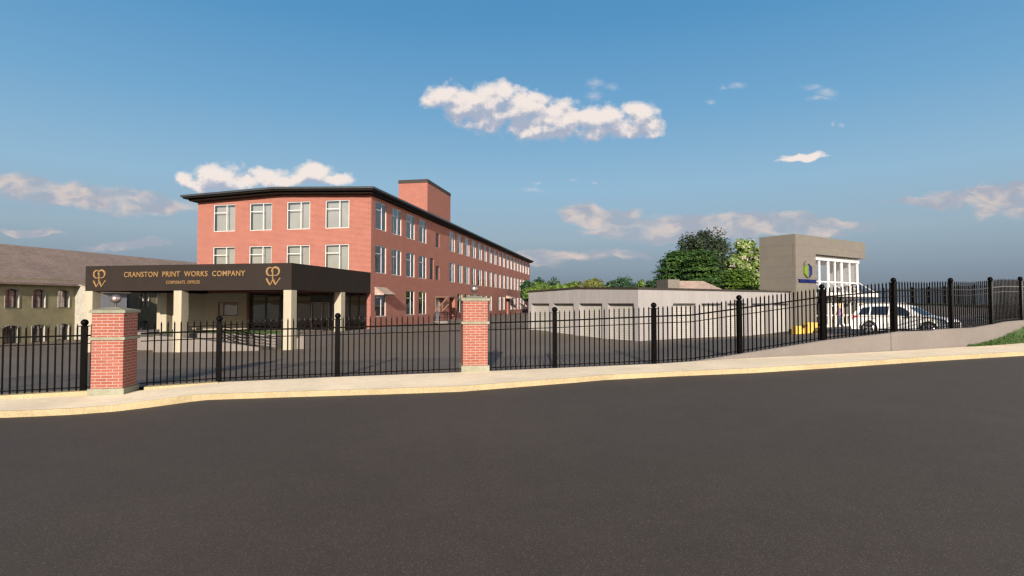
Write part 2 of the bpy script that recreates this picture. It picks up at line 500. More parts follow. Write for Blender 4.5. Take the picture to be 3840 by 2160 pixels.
# ------------------------------------------------------------------ mesh helpers
class MB:
    """collects faces and links them as ONE mesh object with metre-scaled UVs"""
    def __init__(s):
        s.v = []
        s.f = []
        s.mi = []
    def face(s, pts, mi=0):
        i = len(s.v)
        s.v += [tuple(p) for p in pts]
        s.f.append(tuple(range(i, i + len(pts))))
        s.mi.append(mi)
    def idx(s, verts, faces, mi=0):
        i = len(s.v)
        s.v += [tuple(p) for p in verts]
        for f in faces:
            s.f.append(tuple(a + i for a in f))
            s.mi.append(mi)
    def box(s, x0, x1, y0, y1, z0, z1, mi=0):
        s.idx([(x0, y0, z0), (x1, y0, z0), (x1, y1, z0), (x0, y1, z0), (x0, y0, z1), (x1, y0, z1), (x1, y1, z1), (x0, y1, z1)],
              [(3, 2, 1, 0), (4, 5, 6, 7), (0, 1, 5, 4), (1, 2, 6, 5), (2, 3, 7, 6), (3, 0, 4, 7)], mi)
    def bar(s, p, q, wd, ht, mi=0, up=(0, 0, 1)):
        p, q = Vector(p), Vector(q)
        d = (q - p).normalized()
        u = Vector(up)
        sd = d.cross(u)
        if sd.length < 1e-4:
            sd = d.cross(Vector((1, 0, 0)))
        sd.normalize()
        u = sd.cross(d)
        a, b = sd * wd / 2, u * ht / 2
        s.idx([p - a - b, p + a - b, p + a + b, p - a + b, q - a - b, q + a - b, q + a + b, q - a + b],
              [(0, 1, 2, 3), (7, 6, 5, 4), (0, 4, 5, 1), (1, 5, 6, 2), (2, 6, 7, 3), (3, 7, 4, 0)], mi)
    def sweep(s, pts, wd, ht):
        """one continuous rail along a polyline"""
        pts = [Vector(p) for p in pts]
        vs, fs = [], []
        for i, p in enumerate(pts):
            t = pts[min(i + 1, len(pts) - 1)] - pts[max(i - 1, 0)]
            sd = Vector((-t.y, t.x, 0)).normalized() * wd / 2
            u = Vector((0, 0, ht / 2))
            vs += [p - sd - u, p + sd - u, p + sd + u, p - sd + u]
        for i in range(len(pts) - 1):
            a, c = 4 * i, 4 * i + 4
            fs += [(a + k, a + (k + 1) % 4, c + (k + 1) % 4, c + k) for k in range(4)]
        n = 4 * len(pts) - 4
        fs += [(3, 2, 1, 0), (n, n + 1, n + 2, n + 3)]
        s.idx(vs, fs)
    def lathe(s, prof, n=20, c=(0, 0, 0), axis='z', mi=0, cap=True):
        vs = []
        for r, z in prof:
            for k in range(n):
                a = 2 * math.pi * k / n
                p = (r * math.cos(a), r * math.sin(a), z)
                if axis == 'y':
                    p = (p[0], p[2], p[1])
                if axis == 'x':
                    p = (p[2], p[0], p[1])
                vs.append((p[0] + c[0], p[1] + c[1], p[2] + c[2]))
        fs = []
        for i in range(len(prof) - 1):
            for k in range(n):
                fs.append((i * n + k, i * n + (k + 1) % n, (i + 1) * n + (k + 1) % n, (i + 1) * n + k))
        if cap:
            fs.append(tuple(range(n - 1, -1, -1)))
            fs.append(tuple(range((len(prof) - 1) * n, len(prof) * n)))
        s.idx(vs, fs, mi)
    def prism(s, poly, d, mi=0, cap=True):
        """poly: 3D points of a planar outline, extruded by vector d"""
        n = len(poly)
        d = Vector(d)
        a = [Vector(p) for p in poly]
        b = [p + d for p in a]
        fs = [(i, (i + 1) % n, n + (i + 1) % n, n + i) for i in range(n)]
        if cap:
            fs += [tuple(range(n - 1, -1, -1)), tuple(range(n, 2 * n))]
        s.idx(a + b, fs, mi)
    def ribbon(s, pts, wid, d, nrm, mi=0):
        """stroke of given widths along pts (3D, in a plane with normal nrm), extruded by d*nrm"""
        nrm = Vector(nrm)
        pts = [Vector(p) for p in pts]
        L, Rr = [], []
        for i, p in enumerate(pts):
            t = (pts[min(i + 1, len(pts) - 1)] - pts[max(i - 1, 0)]).normalized()
            sd = nrm.cross(t) * wid[i] / 2
            L.append(p + sd); Rr.append(p - sd)
        for i in range(len(pts) - 1):
            s.prism([L[i], L[i + 1], Rr[i + 1], Rr[i]], nrm * d, mi)
    def build(s, name, mat, parent=None, world=False, smooth=False, fix=True):
        me = bpy.data.meshes.new(name)
        vs = s.v
        if world and parent is not None:
            inv = parent_matrix(parent).inverted()
            vs = [tuple(inv @ Vector(p)) for p in vs]
        me.from_pydata(vs, [], s.f)
        if fix:
            bm = bmesh.new()
            bm.from_mesh(me)
            bmesh.ops.remove_doubles(bm, verts=bm.verts, dist=1e-5)
            bmesh.ops.recalc_face_normals(bm, faces=bm.faces)
            bm.to_mesh(me)
            bm.free()
        box_uv(me)
        mats = mat if isinstance(mat, (list, tuple)) else [mat]
        for m in mats:
            me.materials.append(M[m] if isinstance(m, str) else m)
        if len(mats) > 1 and len(me.polygons) == len(s.mi):
            me.polygons.foreach_set('material_index', s.mi)
        if smooth:
            me.polygons.foreach_set('use_smooth', [True] * len(me.polygons))
        o = bpy.data.objects.new(name, me)
        COL.objects.link(o)
        if parent is not None:
            o.parent = parent
        return o


def parent_matrix(o):
    m = o.matrix_basis.copy()
    p = o.parent
    while p is not None:
        m = p.matrix_basis @ m
        p = p.parent
    return m


def box_uv(me):
    uv = me.uv_layers.new(name='UVMap')
    n = len(me.loops)
    if n == 0:
        return
    co = np.empty(len(me.vertices) * 3, dtype=np.float32)
    me.vertices.foreach_get('co', co)
    co = co.reshape(-1, 3)
    vi = np.empty(n, dtype=np.int32)
    me.loops.foreach_get('vertex_index', vi)
    nr = np.empty(len(me.polygons) * 3, dtype=np.float32)
    me.polygons.foreach_get('normal', nr)
    nr = nr.reshape(-1, 3)
    tot = np.empty(len(me.polygons), dtype=np.int32)
    me.polygons.foreach_get('loop_total', tot)
    nl = np.repeat(nr, tot, axis=0)
    p = co[vi]
    flat = np.abs(nl[:, 2]) > 0.97
    h = np.hypot(nl[:, 0], nl[:, 1]) + 1e-9
    tx, ty = -nl[:, 1] / h, nl[:, 0] / h
    u = np.where(flat, p[:, 0], p[:, 0] * tx + p[:, 1] * ty)
    # v runs up the slope
    slope = np.where(flat, 1.0, np.maximum(h, 0.2))
    v = np.where(flat, p[:, 1], p[:, 2] / slope)
    out = np.stack([u, v], 1).astype(np.float32).ravel()
    uv.data.foreach_set('uv', out)


def tag(o, label=None, cat=None, group=None, kind=None):
    if label: o['label'] = label
    if cat: o['category'] = cat
    if group: o['group'] = group
    if kind: o['kind'] = kind
    return o


def thing(name, label, cat, loc=(0, 0, 0), rz=0.0, group=None):
    o = bpy.data.objects.new(name, None)
    o.empty_display_size = 0.3
    COL.objects.link(o)
    o.location = loc
    o.rotation_euler = (0, 0, rz)
    return tag(o, label, cat, group)


def inst(src, parent, loc=(0, 0, 0), rz=0.0):
    c = src.copy()
    COL.objects.link(c)
    c.parent = parent
    c.location = loc
    c.rotation_euler = (0, 0, rz)
    return c


def ray(px, py):
    dx = (px - 1920) / F
    dy = (1080 - py) / F
    return Vector((dx, math.cos(PITCH) - dy * math.sin(PITCH), math.sin(PITCH) + dy * math.cos(PITCH)))


def at(px, py, Y):
    d = ray(px, py)
    return d * (Y / d.y)


# ------------------------------------------------------------------ street: stations along the kerb and the fence line
# kerb stations: image column, kerb top row, kerb foot row, pavement height
kst = [(0, 1542.7, 1567, -2.27), (140, 1538, 1561.5, -2.28), (273, 1532, 1555, -2.28), (434, 1519, 1543, -2.25), (560, 1502, 1528, -2.20), (720, 1482, 1506, -2.16), (780, 1478.5, 1499.5, -2.15), (1080, 1469, 1489.5, -2.11),
       (1440, 1458.4, 1479, -2.07), (1726, 1448.5, 1469, -2.0), (2160, 1416, 1434.6, -1.87), (2260, 1407, 1425.5, -1.84), (2500, 1395, 1412.5, -1.77), (2820, 1381, 1399, -1.68), (3150, 1361, 1378, -1.61), (3480, 1338, 1355.5, -1.55), (3840, 1318, 1333.7, -1.52)]
KT, KB = [], []
for px, yt, yb, h in kst:
    d = ray(px, yt)
    p = d * (h / d.z)
    KT.append(p)
    db = ray(px, yb)
    KB.append(Vector((p.x, p.y - 0.015, (db * (p.y / db.y)).z)))
# carry both ends on past the frame
def ext(lst, dl, dr, zl, zr):
    a, b = lst[0], lst[-1]
    return [Vector((a.x - 60 * dl[0], a.y - 60 * dl[1], a.z - zl)), Vector((a.x - 12 * dl[0], a.y - 12 * dl[1], a.z - zl * 0.2))] + lst + [Vector((b.x + 12 * dr[0], b.y + 12 * dr[1], b.z + zr * 0.2)), Vector((b.x + 60 * dr[0], b.y + 60 * dr[1], b.z + zr))]
KT = ext(KT, (0.97, 0.2), (0.94, 0.35), 1.0, 0.5)
KB = ext(KB, (0.97, 0.2), (0.94, 0.35), 1.0, 0.5)
KT = [Vector(p) for p in KT]

POSTS = [(-10.82, 14.20, -2.18), (-8.06, 15.45, -2.12), (-4.94, 15.90, -2.05), (1.26, 16.54, -1.88), (4.19, 16.57, -1.75), (6.97, 17.20, -1.52), (9.91, 17.91, -1.16), (12.69, 18.62, -0.92), (15.53, 19.82, -0.87), (18.15, 21.24, -0.77), (20.88, 22.99, -0.67)]
# pavement inner edge (x, y, height)
INNER = [(-72.0, 0.5, -3.3), (-24.0, 10.2, -2.42), (-12.7, 13.2, -2.27), (-10.6, 13.98, -2.285), (-9.5, 14.62, -2.235), (-8.06, 15.38, -2.145), (-4.94, 15.83, -2.06), (-1.1, 16.25, -1.965), (1.26, 16.47, -1.885), (4.19, 16.5, -1.765), (6.97, 17.05, -1.66), (9.91, 17.72, -1.60), (12.69, 18.42, -1.545), (15.53, 19.6, -1.52), (17.5, 20.4, -1.51), (20.0, 21.7, -1.50), (31, 26.5, -1.4), (76, 43, -1.0)]


def interp(lst, x):
    xs = [p[0] for p in lst]
    return [float(np.interp(x, xs, [p[i] for p in lst])) for i in range(3)]


xs = sorted(set([p.x for p in KT] + [p[0] for p in INNER]))
xs = [x for x in xs if -60 < x < 60]
# refine
fine = []
for a, b in zip(xs[:-1], xs[1:]):
    n = max(1, int((b - a) / 1.2))
    fine += [a + (b - a) * i / n for i in range(n)]
fine.append(xs[-1])
b = MB()
rows = []
for x in fine:
    kt = interp([tuple(p) for p in KT], x)
    inn = interp(INNER, x)
    rows.append((Vector(kt), Vector(inn)))
for (k0, i0), (k1, i1) in zip(rows[:-1], rows[1:]):
    for j in range(4):
        f0, f1 = j / 4, (j + 1) / 4
        b.face([k0.lerp(i0, f0), k1.lerp(i1, f0), k1.lerp(i1, f1), k0.lerp(i0, f1)])
    b.face([i0, i1, i1 + Vector((0, 0.9, -0.25)), i0 + Vector((0, 0.9, -0.25))])
tag(b.build('pavement', 'walk'), kind='structure')
b = MB()
for (k0, _), (k1, _) in zip(rows[:-1], rows[1:]):
    c0 = Vector(interp([tuple(p) for p in KB], k0.x)); c1 = Vector(interp([tuple(p) for p in KB], k1.x))
    dn = Vector((0, 0, -0.3))
    up = Vector((0, 0, 0.004)); bk = Vector((0, 0.05, 0.004)); lip = Vector((0, -0.004, -0.02))
    b.face([k0 + up, k1 + up, k1 + bk, k0 + bk])
    b.face([k0 + up, k1 + up, k1 + lip, k0 + lip])
    b.face([c0 + dn, c1 + dn, k1 + lip, k0 + lip])
tag(b.build('kerb', 'kerb'), kind='structure')
# road sheet: runs from the kerb foot to well behind the viewer
b = MB()
offs = [0.06, 0, -1, -2.5, -5, -8, -12, -18, -28, -45, -80]
kb = [tuple(p) for p in KB]
rr = []
for x in fine:
    c = Vector(interp(kb, x))
    row = []
    for o in offs:
        t = min(1.0, -o / 14) if o < 0 else 0
        zz = c.z * (1 - t) + (-2.25 + 0.016 * max(-40, min(40, x))) * t
        row.append(Vector((x * (1 + 0.02 * max(0, -o)) if abs(x) > 20 else x * (1 + 0.004 * max(0, -o)), c.y + o, zz)))
    rr.append(row)
for r0, r1 in zip(rr[:-1], rr[1:]):
    for j in range(len(offs) - 1):
        b.face([r0[j], r1[j], r1[j + 1], r0[j + 1]])
tag(b.build('road', 'road', smooth=True), kind='structure')

# ------------------------------------------------------------------ the lot: smooth surface through surveyed heights
ctrl = [(-13.5, 13.2, -2.22), (-10.8, 14.3, -2.2), (-8.06, 15.5, -2.14), (-4.94, 16, -2.07), (-1.1, 16.4, -1.98), (1.26, 16.6, -1.90), (4.19, 16.7, -1.80), (6.97, 17.4, -1.68), (9.91, 18.3, -1.36), (12.69, 19.1, -1.30), (15.5, 20.3, -1.28), (18.15, 21.8, -1.22), (20.9, 23.5, -1.15),
        (9.9, 24, -1.52), (14, 26, -1.55), (18.9, 31, -1.68), (21.7, 27, -1.60), (19.2, 32.7, -1.64), (20.4, 40.3, -1.84), (28.9, 46.7, -1.78), (18.4, 36, -1.93),
        (7.13, 31.6, -2.11), (1.2, 40.2, -1.84), (20.2, 40.6, -2.0), (5, 24, -2.0), (-3, 24, -2.2),
        (3.4, 112, -1.67), (-10.4, 41.5, -2.42), (-7.9, 56, -1.98), (-6, 66, -1.8), (-1, 90, -1.7), (-13, 31.8, -2.65), (-20.3, 33.5, -2.9), (-27, 35, -3.02), (-39.3, 43, -3.1), (-36, 60, -3.1), (-44, 20, -3.0), (-25, 22, -2.7), (-15, 24, -2.5),
        (36, 64.5, -0.05), (40.5, 61.5, -0.06), (41.3, 55, -0.14), (38.9, 47.3, -0.19), (38.5, 43.5, -0.21), (37.4, 39.5, -0.27), (36, 34, -0.4), (30, 30, -0.85), (26.3, 27.5, -1.0), (25, 38, -1.4), (33, 50, -0.75), (30, 60, -0.6), (-60, 90, -3.1), (-30, 130, -2.2), (30, 110, -0.8), (60, 80, -0.6), (60, 50, -0.6)]
cx = np.array(ctrl)
def U(r2):
    return np.where(r2 > 1e-9, r2 * np.log(r2 + 1e-12), 0.0)
n = len(cx)
d2 = ((cx[:, None, :2] - cx[None, :, :2]) ** 2).sum(-1)
A = np.zeros((n + 3, n + 3))
A[:n, :n] = U(d2) + np.eye(n) * 0.8
A[:n, n] = 1; A[:n, n + 1:] = cx[:, :2]
A[n, :n] = 1; A[n + 1:, :n] = cx[:, :2].T
sol = np.linalg.solve(A, np.concatenate([cx[:, 2], np.zeros(3)]))
def lotz(x, y):
    r2 = (cx[:, 0] - x) ** 2 + (cx[:, 1] - y) ** 2
    return float((sol[:n] * U(r2)).sum() + sol[n] + sol[n + 1] * x + sol[n + 2] * y)

FENCELINE = [(-60, 4.0), (-22.0, 10.9), (-13.6, 13.1)] + [(p[0], p[1]) for p in POSTS] + [(23.6, 24.75), (26.3, 27.0), (31.0, 30.8), (36.0, 34.0), (60, 44)]
def fy(x):
    return float(np.interp(x, [p[0] for p in FENCELINE], [p[1] for p in FENCELINE]))
lx = list(np.arange(-60, -20, 2.0)) + list(np.arange(-20, 46, 0.75)) + list(np.arange(46, 60, 2.0))
ly = [0.02, 0.5, 1, 1.7, 2.5, 3.5, 5, 6.5, 8, 10, 12, 14, 16, 18, 20, 22, 24, 27, 30, 33, 36, 40, 45, 50, 60, 75, 95, 120]
b = MB()
vs, fs = [], []
for x in lx:
    f0 = fy(x)
    for o in ly:
        vs.append((x, f0 + o, max(-3.4, min(0.0, lotz(x, f0 + o)))))
ny = len(ly)
for i in range(len(lx) - 1):
    for j in range(ny - 1):
        fs.append((i * ny + j, (i + 1) * ny + j, (i + 1) * ny + j + 1, i * ny + j + 1))
b.idx(vs, fs)
lot = b.build('parking_lot', 'lot', smooth=True)
tag(lot, kind='structure')
b = MB()
b.face([(-3000, -3000, -6.0), (3000, -3000, -6.0), (3000, 3000, -6.0), (-3000, 3000, -6.0)])
tag(b.build('ground', 'earth'), kind='structure')
# pale footpath outside the far fence
BF = [(33.0, 65.6, 0.0), (36, 64.0, 0.0), (40.5, 61.5, -0.01), (41.8, 58.5, -0.05), (41.3, 55, -0.09), (40.2, 51, -0.12), (38.9, 47.3, -0.15), (38.5, 43.5, -0.16), (37.4, 39.5, -0.22), (36, 34, -0.34)]
b = MB()
for p, q in zip(BF[:-1], BF[1:]):
    a0, a1 = Vector(p), Vector(q)
    t = (a1 - a0); nn = Vector((-t.y, t.x, 0)).normalized()
    if nn.x < 0 and p[1] < 62: nn = -nn
    if p[1] >= 62: nn = Vector((0.3, 1, 0)).normalized()
    up = Vector((0, 0, 0.10))
    b.prism([a0 - nn * 0.5 + Vector((0, 0, -0.6)), a1 - nn * 0.5 + Vector((0, 0, -0.6)), a1 - nn * 0.5 + up, a0 - nn * 0.5 + up], nn * 2.6)
tag(b.build('footpath', 'kerb', fix=True), kind='structure')
# painted bay lines
b = MB()
def line(p, q, wd=0.1):
    p, q = Vector(p), Vector(q)
    nseg = max(2, int((q - p).length / 0.6))
    sd = Vector((-(q - p).y, (q - p).x, 0)).normalized() * wd / 2
    pts = [p.lerp(q, i / nseg) for i in range(nseg + 1)]
    def up(v): return (v.x, v.y, max(-3.4, min(0.0, lotz(v.x, v.y))) + 0.015)
    for a, c in zip(pts[:-1], pts[1:]):
        b.face([up(a - sd), up(c - sd), up(c + sd), up(a + sd)])
def lotpt(px, py):
    d = ray(px, py); t0 = 12.0
    for t in np.arange(14, 90, 0.1):
        p = d * (t / d.y)
        if p.z <= lotz(p.x, p.y): return p
    return d * (60 / d.y)
for a, c in [((3061, 1254), (3121, 1259.5)), ((3145, 1243), (3239, 1255)), ((3682, 1200), (3712, 1204)), ((3612, 1222), (3652, 1227)), ((3600, 1187), (3690, 1185)), ((3600, 1193), (3690, 1196)), ((3700, 1184), (3820, 1181))]:
    line(lotpt(*a), lotpt(*c), 0.1)
tag(b.build('parking_lines', 'paint'), kind='structure')

# ------------------------------------------------------------------ retaining wall, grass bank, inner kerb ledge
BASE = []          # fence foot profile: (x, y, z)
def on_line(px, py, i):
    a, c = Vector(POSTS[i]), Vector(POSTS[i + 1])
    d = ray(px, py)
    # intersection of the column with the segment in plan
    ux, uy = c.x - a.x, c.y - a.y
    t = (a.x * d.y - a.y * d.x) / (uy * d.x - ux * d.y)
    Y = a.y + uy * t
    p = d * (Y / d.y)
    return (p.x, p.y, p.z)
prof = list(POSTS)
kinks = {4: [(2592, 1354)], 6: [(3322, 1249)], 7: [(3482, 1239.5), (3500, 1235.3)], 8: [(3640, 1228)], 9: [(3760, 1206)]}
PROF = []
for i, p in enumerate(POSTS):
    PROF.append(p)
    for kx, ky in kinks.get(i, []):
        PROF.append(on_line(kx, ky, i))
PROF += [(23.6, 24.75, -0.64), (26.3, 27.0, -0.62), (31.0, 30.8, -0.5), (36.0, 34.0, -0.36)]
PROF = [(-16.3, 12.2, -2.24), (-13.6, 13.15, -2.21)] + PROF
def foot(x):
    return Vector(interp(PROF, x))
wall = thing('retaining_wall', 'long low pinkish beige concrete wall stepping up under the right fence', 'wall', (9.9, 17.9, -1.6))
JX = 12.40
for xa, xb in ((5.2, JX - 0.012), (JX + 0.012, 36.0)):
    b = MB()
    pts = sorted(set([xa, xb] + [p[0] for p in PROF if xa < p[0] < xb] + list(np.arange(xa, xb, 0.5))))
    for x0, x1 in zip(pts[:-1], pts[1:]):
        p0, p1 = foot(x0), foot(x1)
        t = (p1 - p0); t.z = 0
        nn = Vector((t.y, -t.x, 0)).normalized()
        nn = Vector((0.3, -0.95, 0)).normalized()
        lo = Vector((0, 0, -1.6))
        prf = []
        for p in (p0, p1):
            prf.append([Vector((p.x, p.y, -2.6)) + nn * 0.13, p + nn * 0.13 + Vector((0, 0, -0.03)), p + nn * 0.10 + Vector((0, 0, 0.0)), p - nn * 0.14, Vector((p.x, p.y, -2.6)) - nn * 0.14])
        for j in range(4):
            b.face([prf[0][j], prf[1][j], prf[1][j + 1], prf[0][j + 1]])
        if x0 == pts[0]: b.face(prf[0])
        if x1 == pts[-1]: b.face(prf[1])
    b.build('wall_section', 'conc', wall, world=True)
# grass bank at the right end
b = MB()
gv = []
for i, x in enumerate(np.arange(16.3, 34, 0.25)):
    inn = Vector(interp(INNER, x))
    ff_ = foot(x)
    ramp = min(1.0, max(0.0, (x - 16.6) / 5.0))
    top = Vector((ff_.x, ff_.y - 0.05, inn.z + (ff_.z - 0.12 - inn.z) * (ramp ** 1.1)))
    base = inn + Vector((0, -0.02, 0.01))
    gv.append([base.lerp(top, t) + Vector((0, 0, 0.06 * math.sin(t * 3.1) * ramp)) for t in (0, 0.25, 0.5, 0.75, 1)])
for r0, r1 in zip(gv[:-1], gv[1:]):
    for j in range(4):
        b.face([r0[j], r1[j], r1[j + 1], r0[j + 1]])
tag(b.build('grass_bank', 'turf', smooth=True), kind='structure')
def blades(name, pts, h0, h1, per, mat='grass'):
    b = MB()
    for p in pts:
        for _ in range(per):
            a = random.uniform(0, 6.28)
            q = Vector(p) + Vector((random.uniform(-.1, .1), random.uniform(-.1, .1), -0.01))
            h = random.uniform(h0, h1); wd = 0.012
            t = Vector((math.cos(a), math.sin(a), 0))
            ln = Vector((random.uniform(-.5, .5) * h, random.uniform(-.5, .5) * h, h))
            b.face([q - t * wd, q + t * wd, q + ln])
    o = b.build(name, mat, fix=False)
    return tag(o, 'short green grass', 'grass', kind='stuff')
gp = []
for r0, r1 in zip(gv[:-1], gv[1:]):
    if r0[0].x > 27: break
    for _ in range(26):
        a, t = random.random(), random.random()
        j = min(3, int(t * 4)); f = t * 4 - j
        gp.append(r0[j].lerp(r1[j], a).lerp(r0[j + 1].lerp(r1[j + 1], a), f))
g = blades('grass', gp, 0.03, 0.10, 7)
g['label'] = 'short green grass on the sloping bank at the foot of the retaining wall'
# raised stone ledge under the left fence
b = MB()
for p, q in (((-30, 8.2, -2.34), (-16.3, 12.2, -2.24)), ((-16.3, 12.2, -2.24), (-10.55, 14.32, -2.175)), ((-9.62, 14.78, -2.16), (-8.06, 15.45, -2.125))):
    p, q = Vector(p), Vector(q)
    t = (q - p).normalized(); nn = Vector((t.y, -t.x, 0)).normalized()
    b.prism([p + nn * 0.28 + Vector((0, 0, -0.35)), q + nn * 0.28 + Vector((0, 0, -0.35)), q + nn * 0.24, p + nn * 0.24], -nn * 0.5)
tag(b.build('kerb_ledge', 'kerb'), kind='structure')

# ------------------------------------------------------------------ iron fences
b = MB()
hw = 0.0155
b.box(-hw, hw, -hw, hw, 0.0, 1.60)
b.idx([(-hw * 1.25, -hw * 1.25, 1.60), (hw * 1.25, -hw * 1.25, 1.60), (hw * 1.25, hw * 1.25, 1.60), (-hw * 1.25, hw * 1.25, 1.60), (0, 0, 1.69)], [(0, 1, 4), (1, 2, 4), (2, 3, 4), (3, 0, 4), (3, 2, 1, 0)])
PICKET = b.build('picket', 'iron')
b = MB()
b.box(-0.062, 0.062, -0.062, 0.062, -0.02, 1.605)
b.box(-0.10, 0.10, -0.10, 0.10, 1.605, 1.625)
b.lathe([(0.045, 1.62), (0.055, 1.635), (0.04, 1.66)], 16)
POST = b.build('post', 'iron')
b = MB()
b.lathe([(0.085 * math.sin(math.pi * i / 12) + 1e-4, 1.705 - 0.085 * math.cos(math.pi * i / 12)) for i in range(13)], 20)
BALL = b.build('ball_cap', 'iron', smooth=True)
proto = [PICKET, POST, BALL]
used = {'p': False}


def fence(label, name, pts, posts, spacing, footf, postset, bottom=0.055, pick=True, stuff=False):
    """pts: ordered x stations of bay ends; posts: which of them carry a post"""
    p0 = footf(pts[0])
    root = thing(name, label, 'fence', p0)
    count, rest = 0, MB()
    for i, x in enumerate(pts):
        if i in posts:
            p = footf(x)
            a, c = footf(pts[max(0, i - 1)]), footf(pts[min(len(pts) - 1, i + 1)])
            rz = math.atan2(c.y - a.y, c.x - a.x)
            o = inst(POST, root, p - p0, rz)
            inst(BALL, o, (0, 0, 0), 0)
    for x0, x1 in zip(pts[:-1], pts[1:]):
        a, c = footf(x0), footf(x1)
        rz = math.atan2(c.y - a.y, c.x - a.x)
        ln = math.hypot(c.x - a.x, c.y - a.y)
        st = [x0] + [p[0] for p in PROF if x0 + 1e-3 < p[0] < x1 - 1e-3] + [x1]
        panel = None
        for hz, wd, ht in ((1.375, 0.036, 0.040), (1.175, 0.028, 0.024), (bottom + 0.02, 0.028, 0.026)):
            bb = MB()
            bb.sweep([footf(q) + Vector((0, 0, hz)) for q in st], wd, ht)
            o = bb.build('rail', 'iron', root, world=True, fix=False)
            panel = panel or o
        npk = max(1, int(round(ln / spacing)))
        for k in range(1, npk):
            q = footf(x0 + (x1 - x0) * k / npk)
            count += 1
            if count <= 100:
                inst(PICKET, panel, q - p0, rz)
            else:                                    # beyond the hundred nearest: one part for the rest
                mt = Matrix.Translation(q) @ Matrix.Rotation(rz, 4, 'Z')
                rest.idx([mt @ v.co for v in PICKET.data.vertices], [tuple(p.vertices) for p in PICKET.data.polygons])
    if rest.f:
        o = rest.build('pickets', 'iron', root, world=True, fix=False)
        o['kind'] = 'stuff'
    return root


fence('black iron fence running left from the larger brick pillar out of the frame', 'iron_fence', [-16.3, -13.6, -10.82, -10.42], {0, 1, 2}, 0.150, foot, None)
fence('black iron fence between the two brick pillars in front of the offices', 'iron_fence', [-9.72, -8.06, -4.94, -1.95, -1.49], {1, 2}, 0.150, foot, None)
fence('black iron fence climbing on the concrete wall right of the middle brick pillar', 'iron_fence', [-0.76] + [p[0] for p in POSTS[3:]] + [23.6, 26.3, 28.6, 31.0, 33.5, 36.0], set(range(1, 15)), 0.148, foot, None)
# the post left of the middle pillar stands at its own column
# far fence along the lot boundary
root = thing('iron_fence', 'distant black iron fence along the far edge of the parking lot behind the white car', 'fence', BF[1])
line3 = [Vector(p) for p in BF]
seglen = [0]
for p, q in zip(line3[:-1], line3[1:]):
    seglen.append(seglen[-1] + (q - p).length)
def bfat(s):
    for i in range(len(line3) - 1):
        if s <= seglen[i + 1]:
            return line3[i].lerp(line3[i + 1], (s - seglen[i]) / (seglen[i + 1] - seglen[i]))
    return line3[-1]
s = 0.0
while s < seglen[-1] - 2.95:
    a, c = bfat(s), bfat(s + 2.95)
    rz = math.atan2(c.y - a.y, c.x - a.x)
    o = inst(POST, root, a - Vector(BF[1]), rz)
    inst(BALL, o)
    bb = MB()
    for hz, wd, ht in ((1.375, 0.036, 0.040), (1.175, 0.028, 0.024), (0.075, 0.028, 0.026)):
        bb.bar(a + Vector((0, 0, hz)), c + Vector((0, 0, hz)), wd, ht)
    for k in range(1, 20):
        q = a.lerp(c, k / 20)
        bb.box(q.x - .013, q.x + .013, q.y - .013, q.y + .013, q.z, q.z + 1.68)
    bb.build('fence_panel', 'iron', root, world=True, fix=False)
    s += 2.95
for o in proto:
    bpy.data.objects.remove(o)


# ------------------------------------------------------------------ brick gate pillars
def pillar(label, loc, rz):
    t = thing('brick_pillar', label, 'pillar', loc, rz)
    b = MB(); b.box(-.405, .405, -.405, .405, -0.25, 0.20)
    b.build('base', 'cstone', t)
    b = MB(); b.box(-.358, .358, -.358, .358, 0.20, 1.40); b.box(-.358, .358, -.358, .358, 1.47, 2.07)
    b.build('brick_shaft', 'brick_p', t)
    b = MB(); b.box(-.405, .405, -.405, .405, 1.40, 1.47)
    b.build('stone_band', 'cstone', t)
    b = MB()
    b.box(-.405, .405, -.405, .405, 2.07, 2.14)
    b.idx([(-.405, -.405, 2.14), (.405, -.405, 2.14), (.405, .405, 2.14), (-.405, .405, 2.14), (-.05, -.05, 2.225), (.05, -.05, 2.225), (.05, .05, 2.225), (-.05, .05, 2.225)],
          [(0, 1, 5, 4), (1, 2, 6, 5), (2, 3, 7, 6), (3, 0, 4, 7), (4, 5, 6, 7)])
    b.build('stone_cap', 'cstone', t)
    b = MB(); b.lathe([(.055, 2.222), (.055, 2.235), (.022, 2.24), (.022, 2.33)], 16)
    b.build('finial_stem', 'darkmetal', t)
    b = MB(); b.lathe([(.115 * math.sin(math.pi * i / 18) + 1e-4, 2.425 - .115 * math.cos(math.pi * i / 18)) for i in range(19)], 32)
    b.build('ball_finial', 'steel', t, smooth=True)
    return t


pillar('larger brick gate pillar with steel ball, nearest the viewer at far left', (-10.10, 14.28, -2.30), R(10))
pillar('slimmer looking brick gate pillar with steel ball in mid frame, fence on both sides', (-1.12, 16.58, -1.985), R(10))


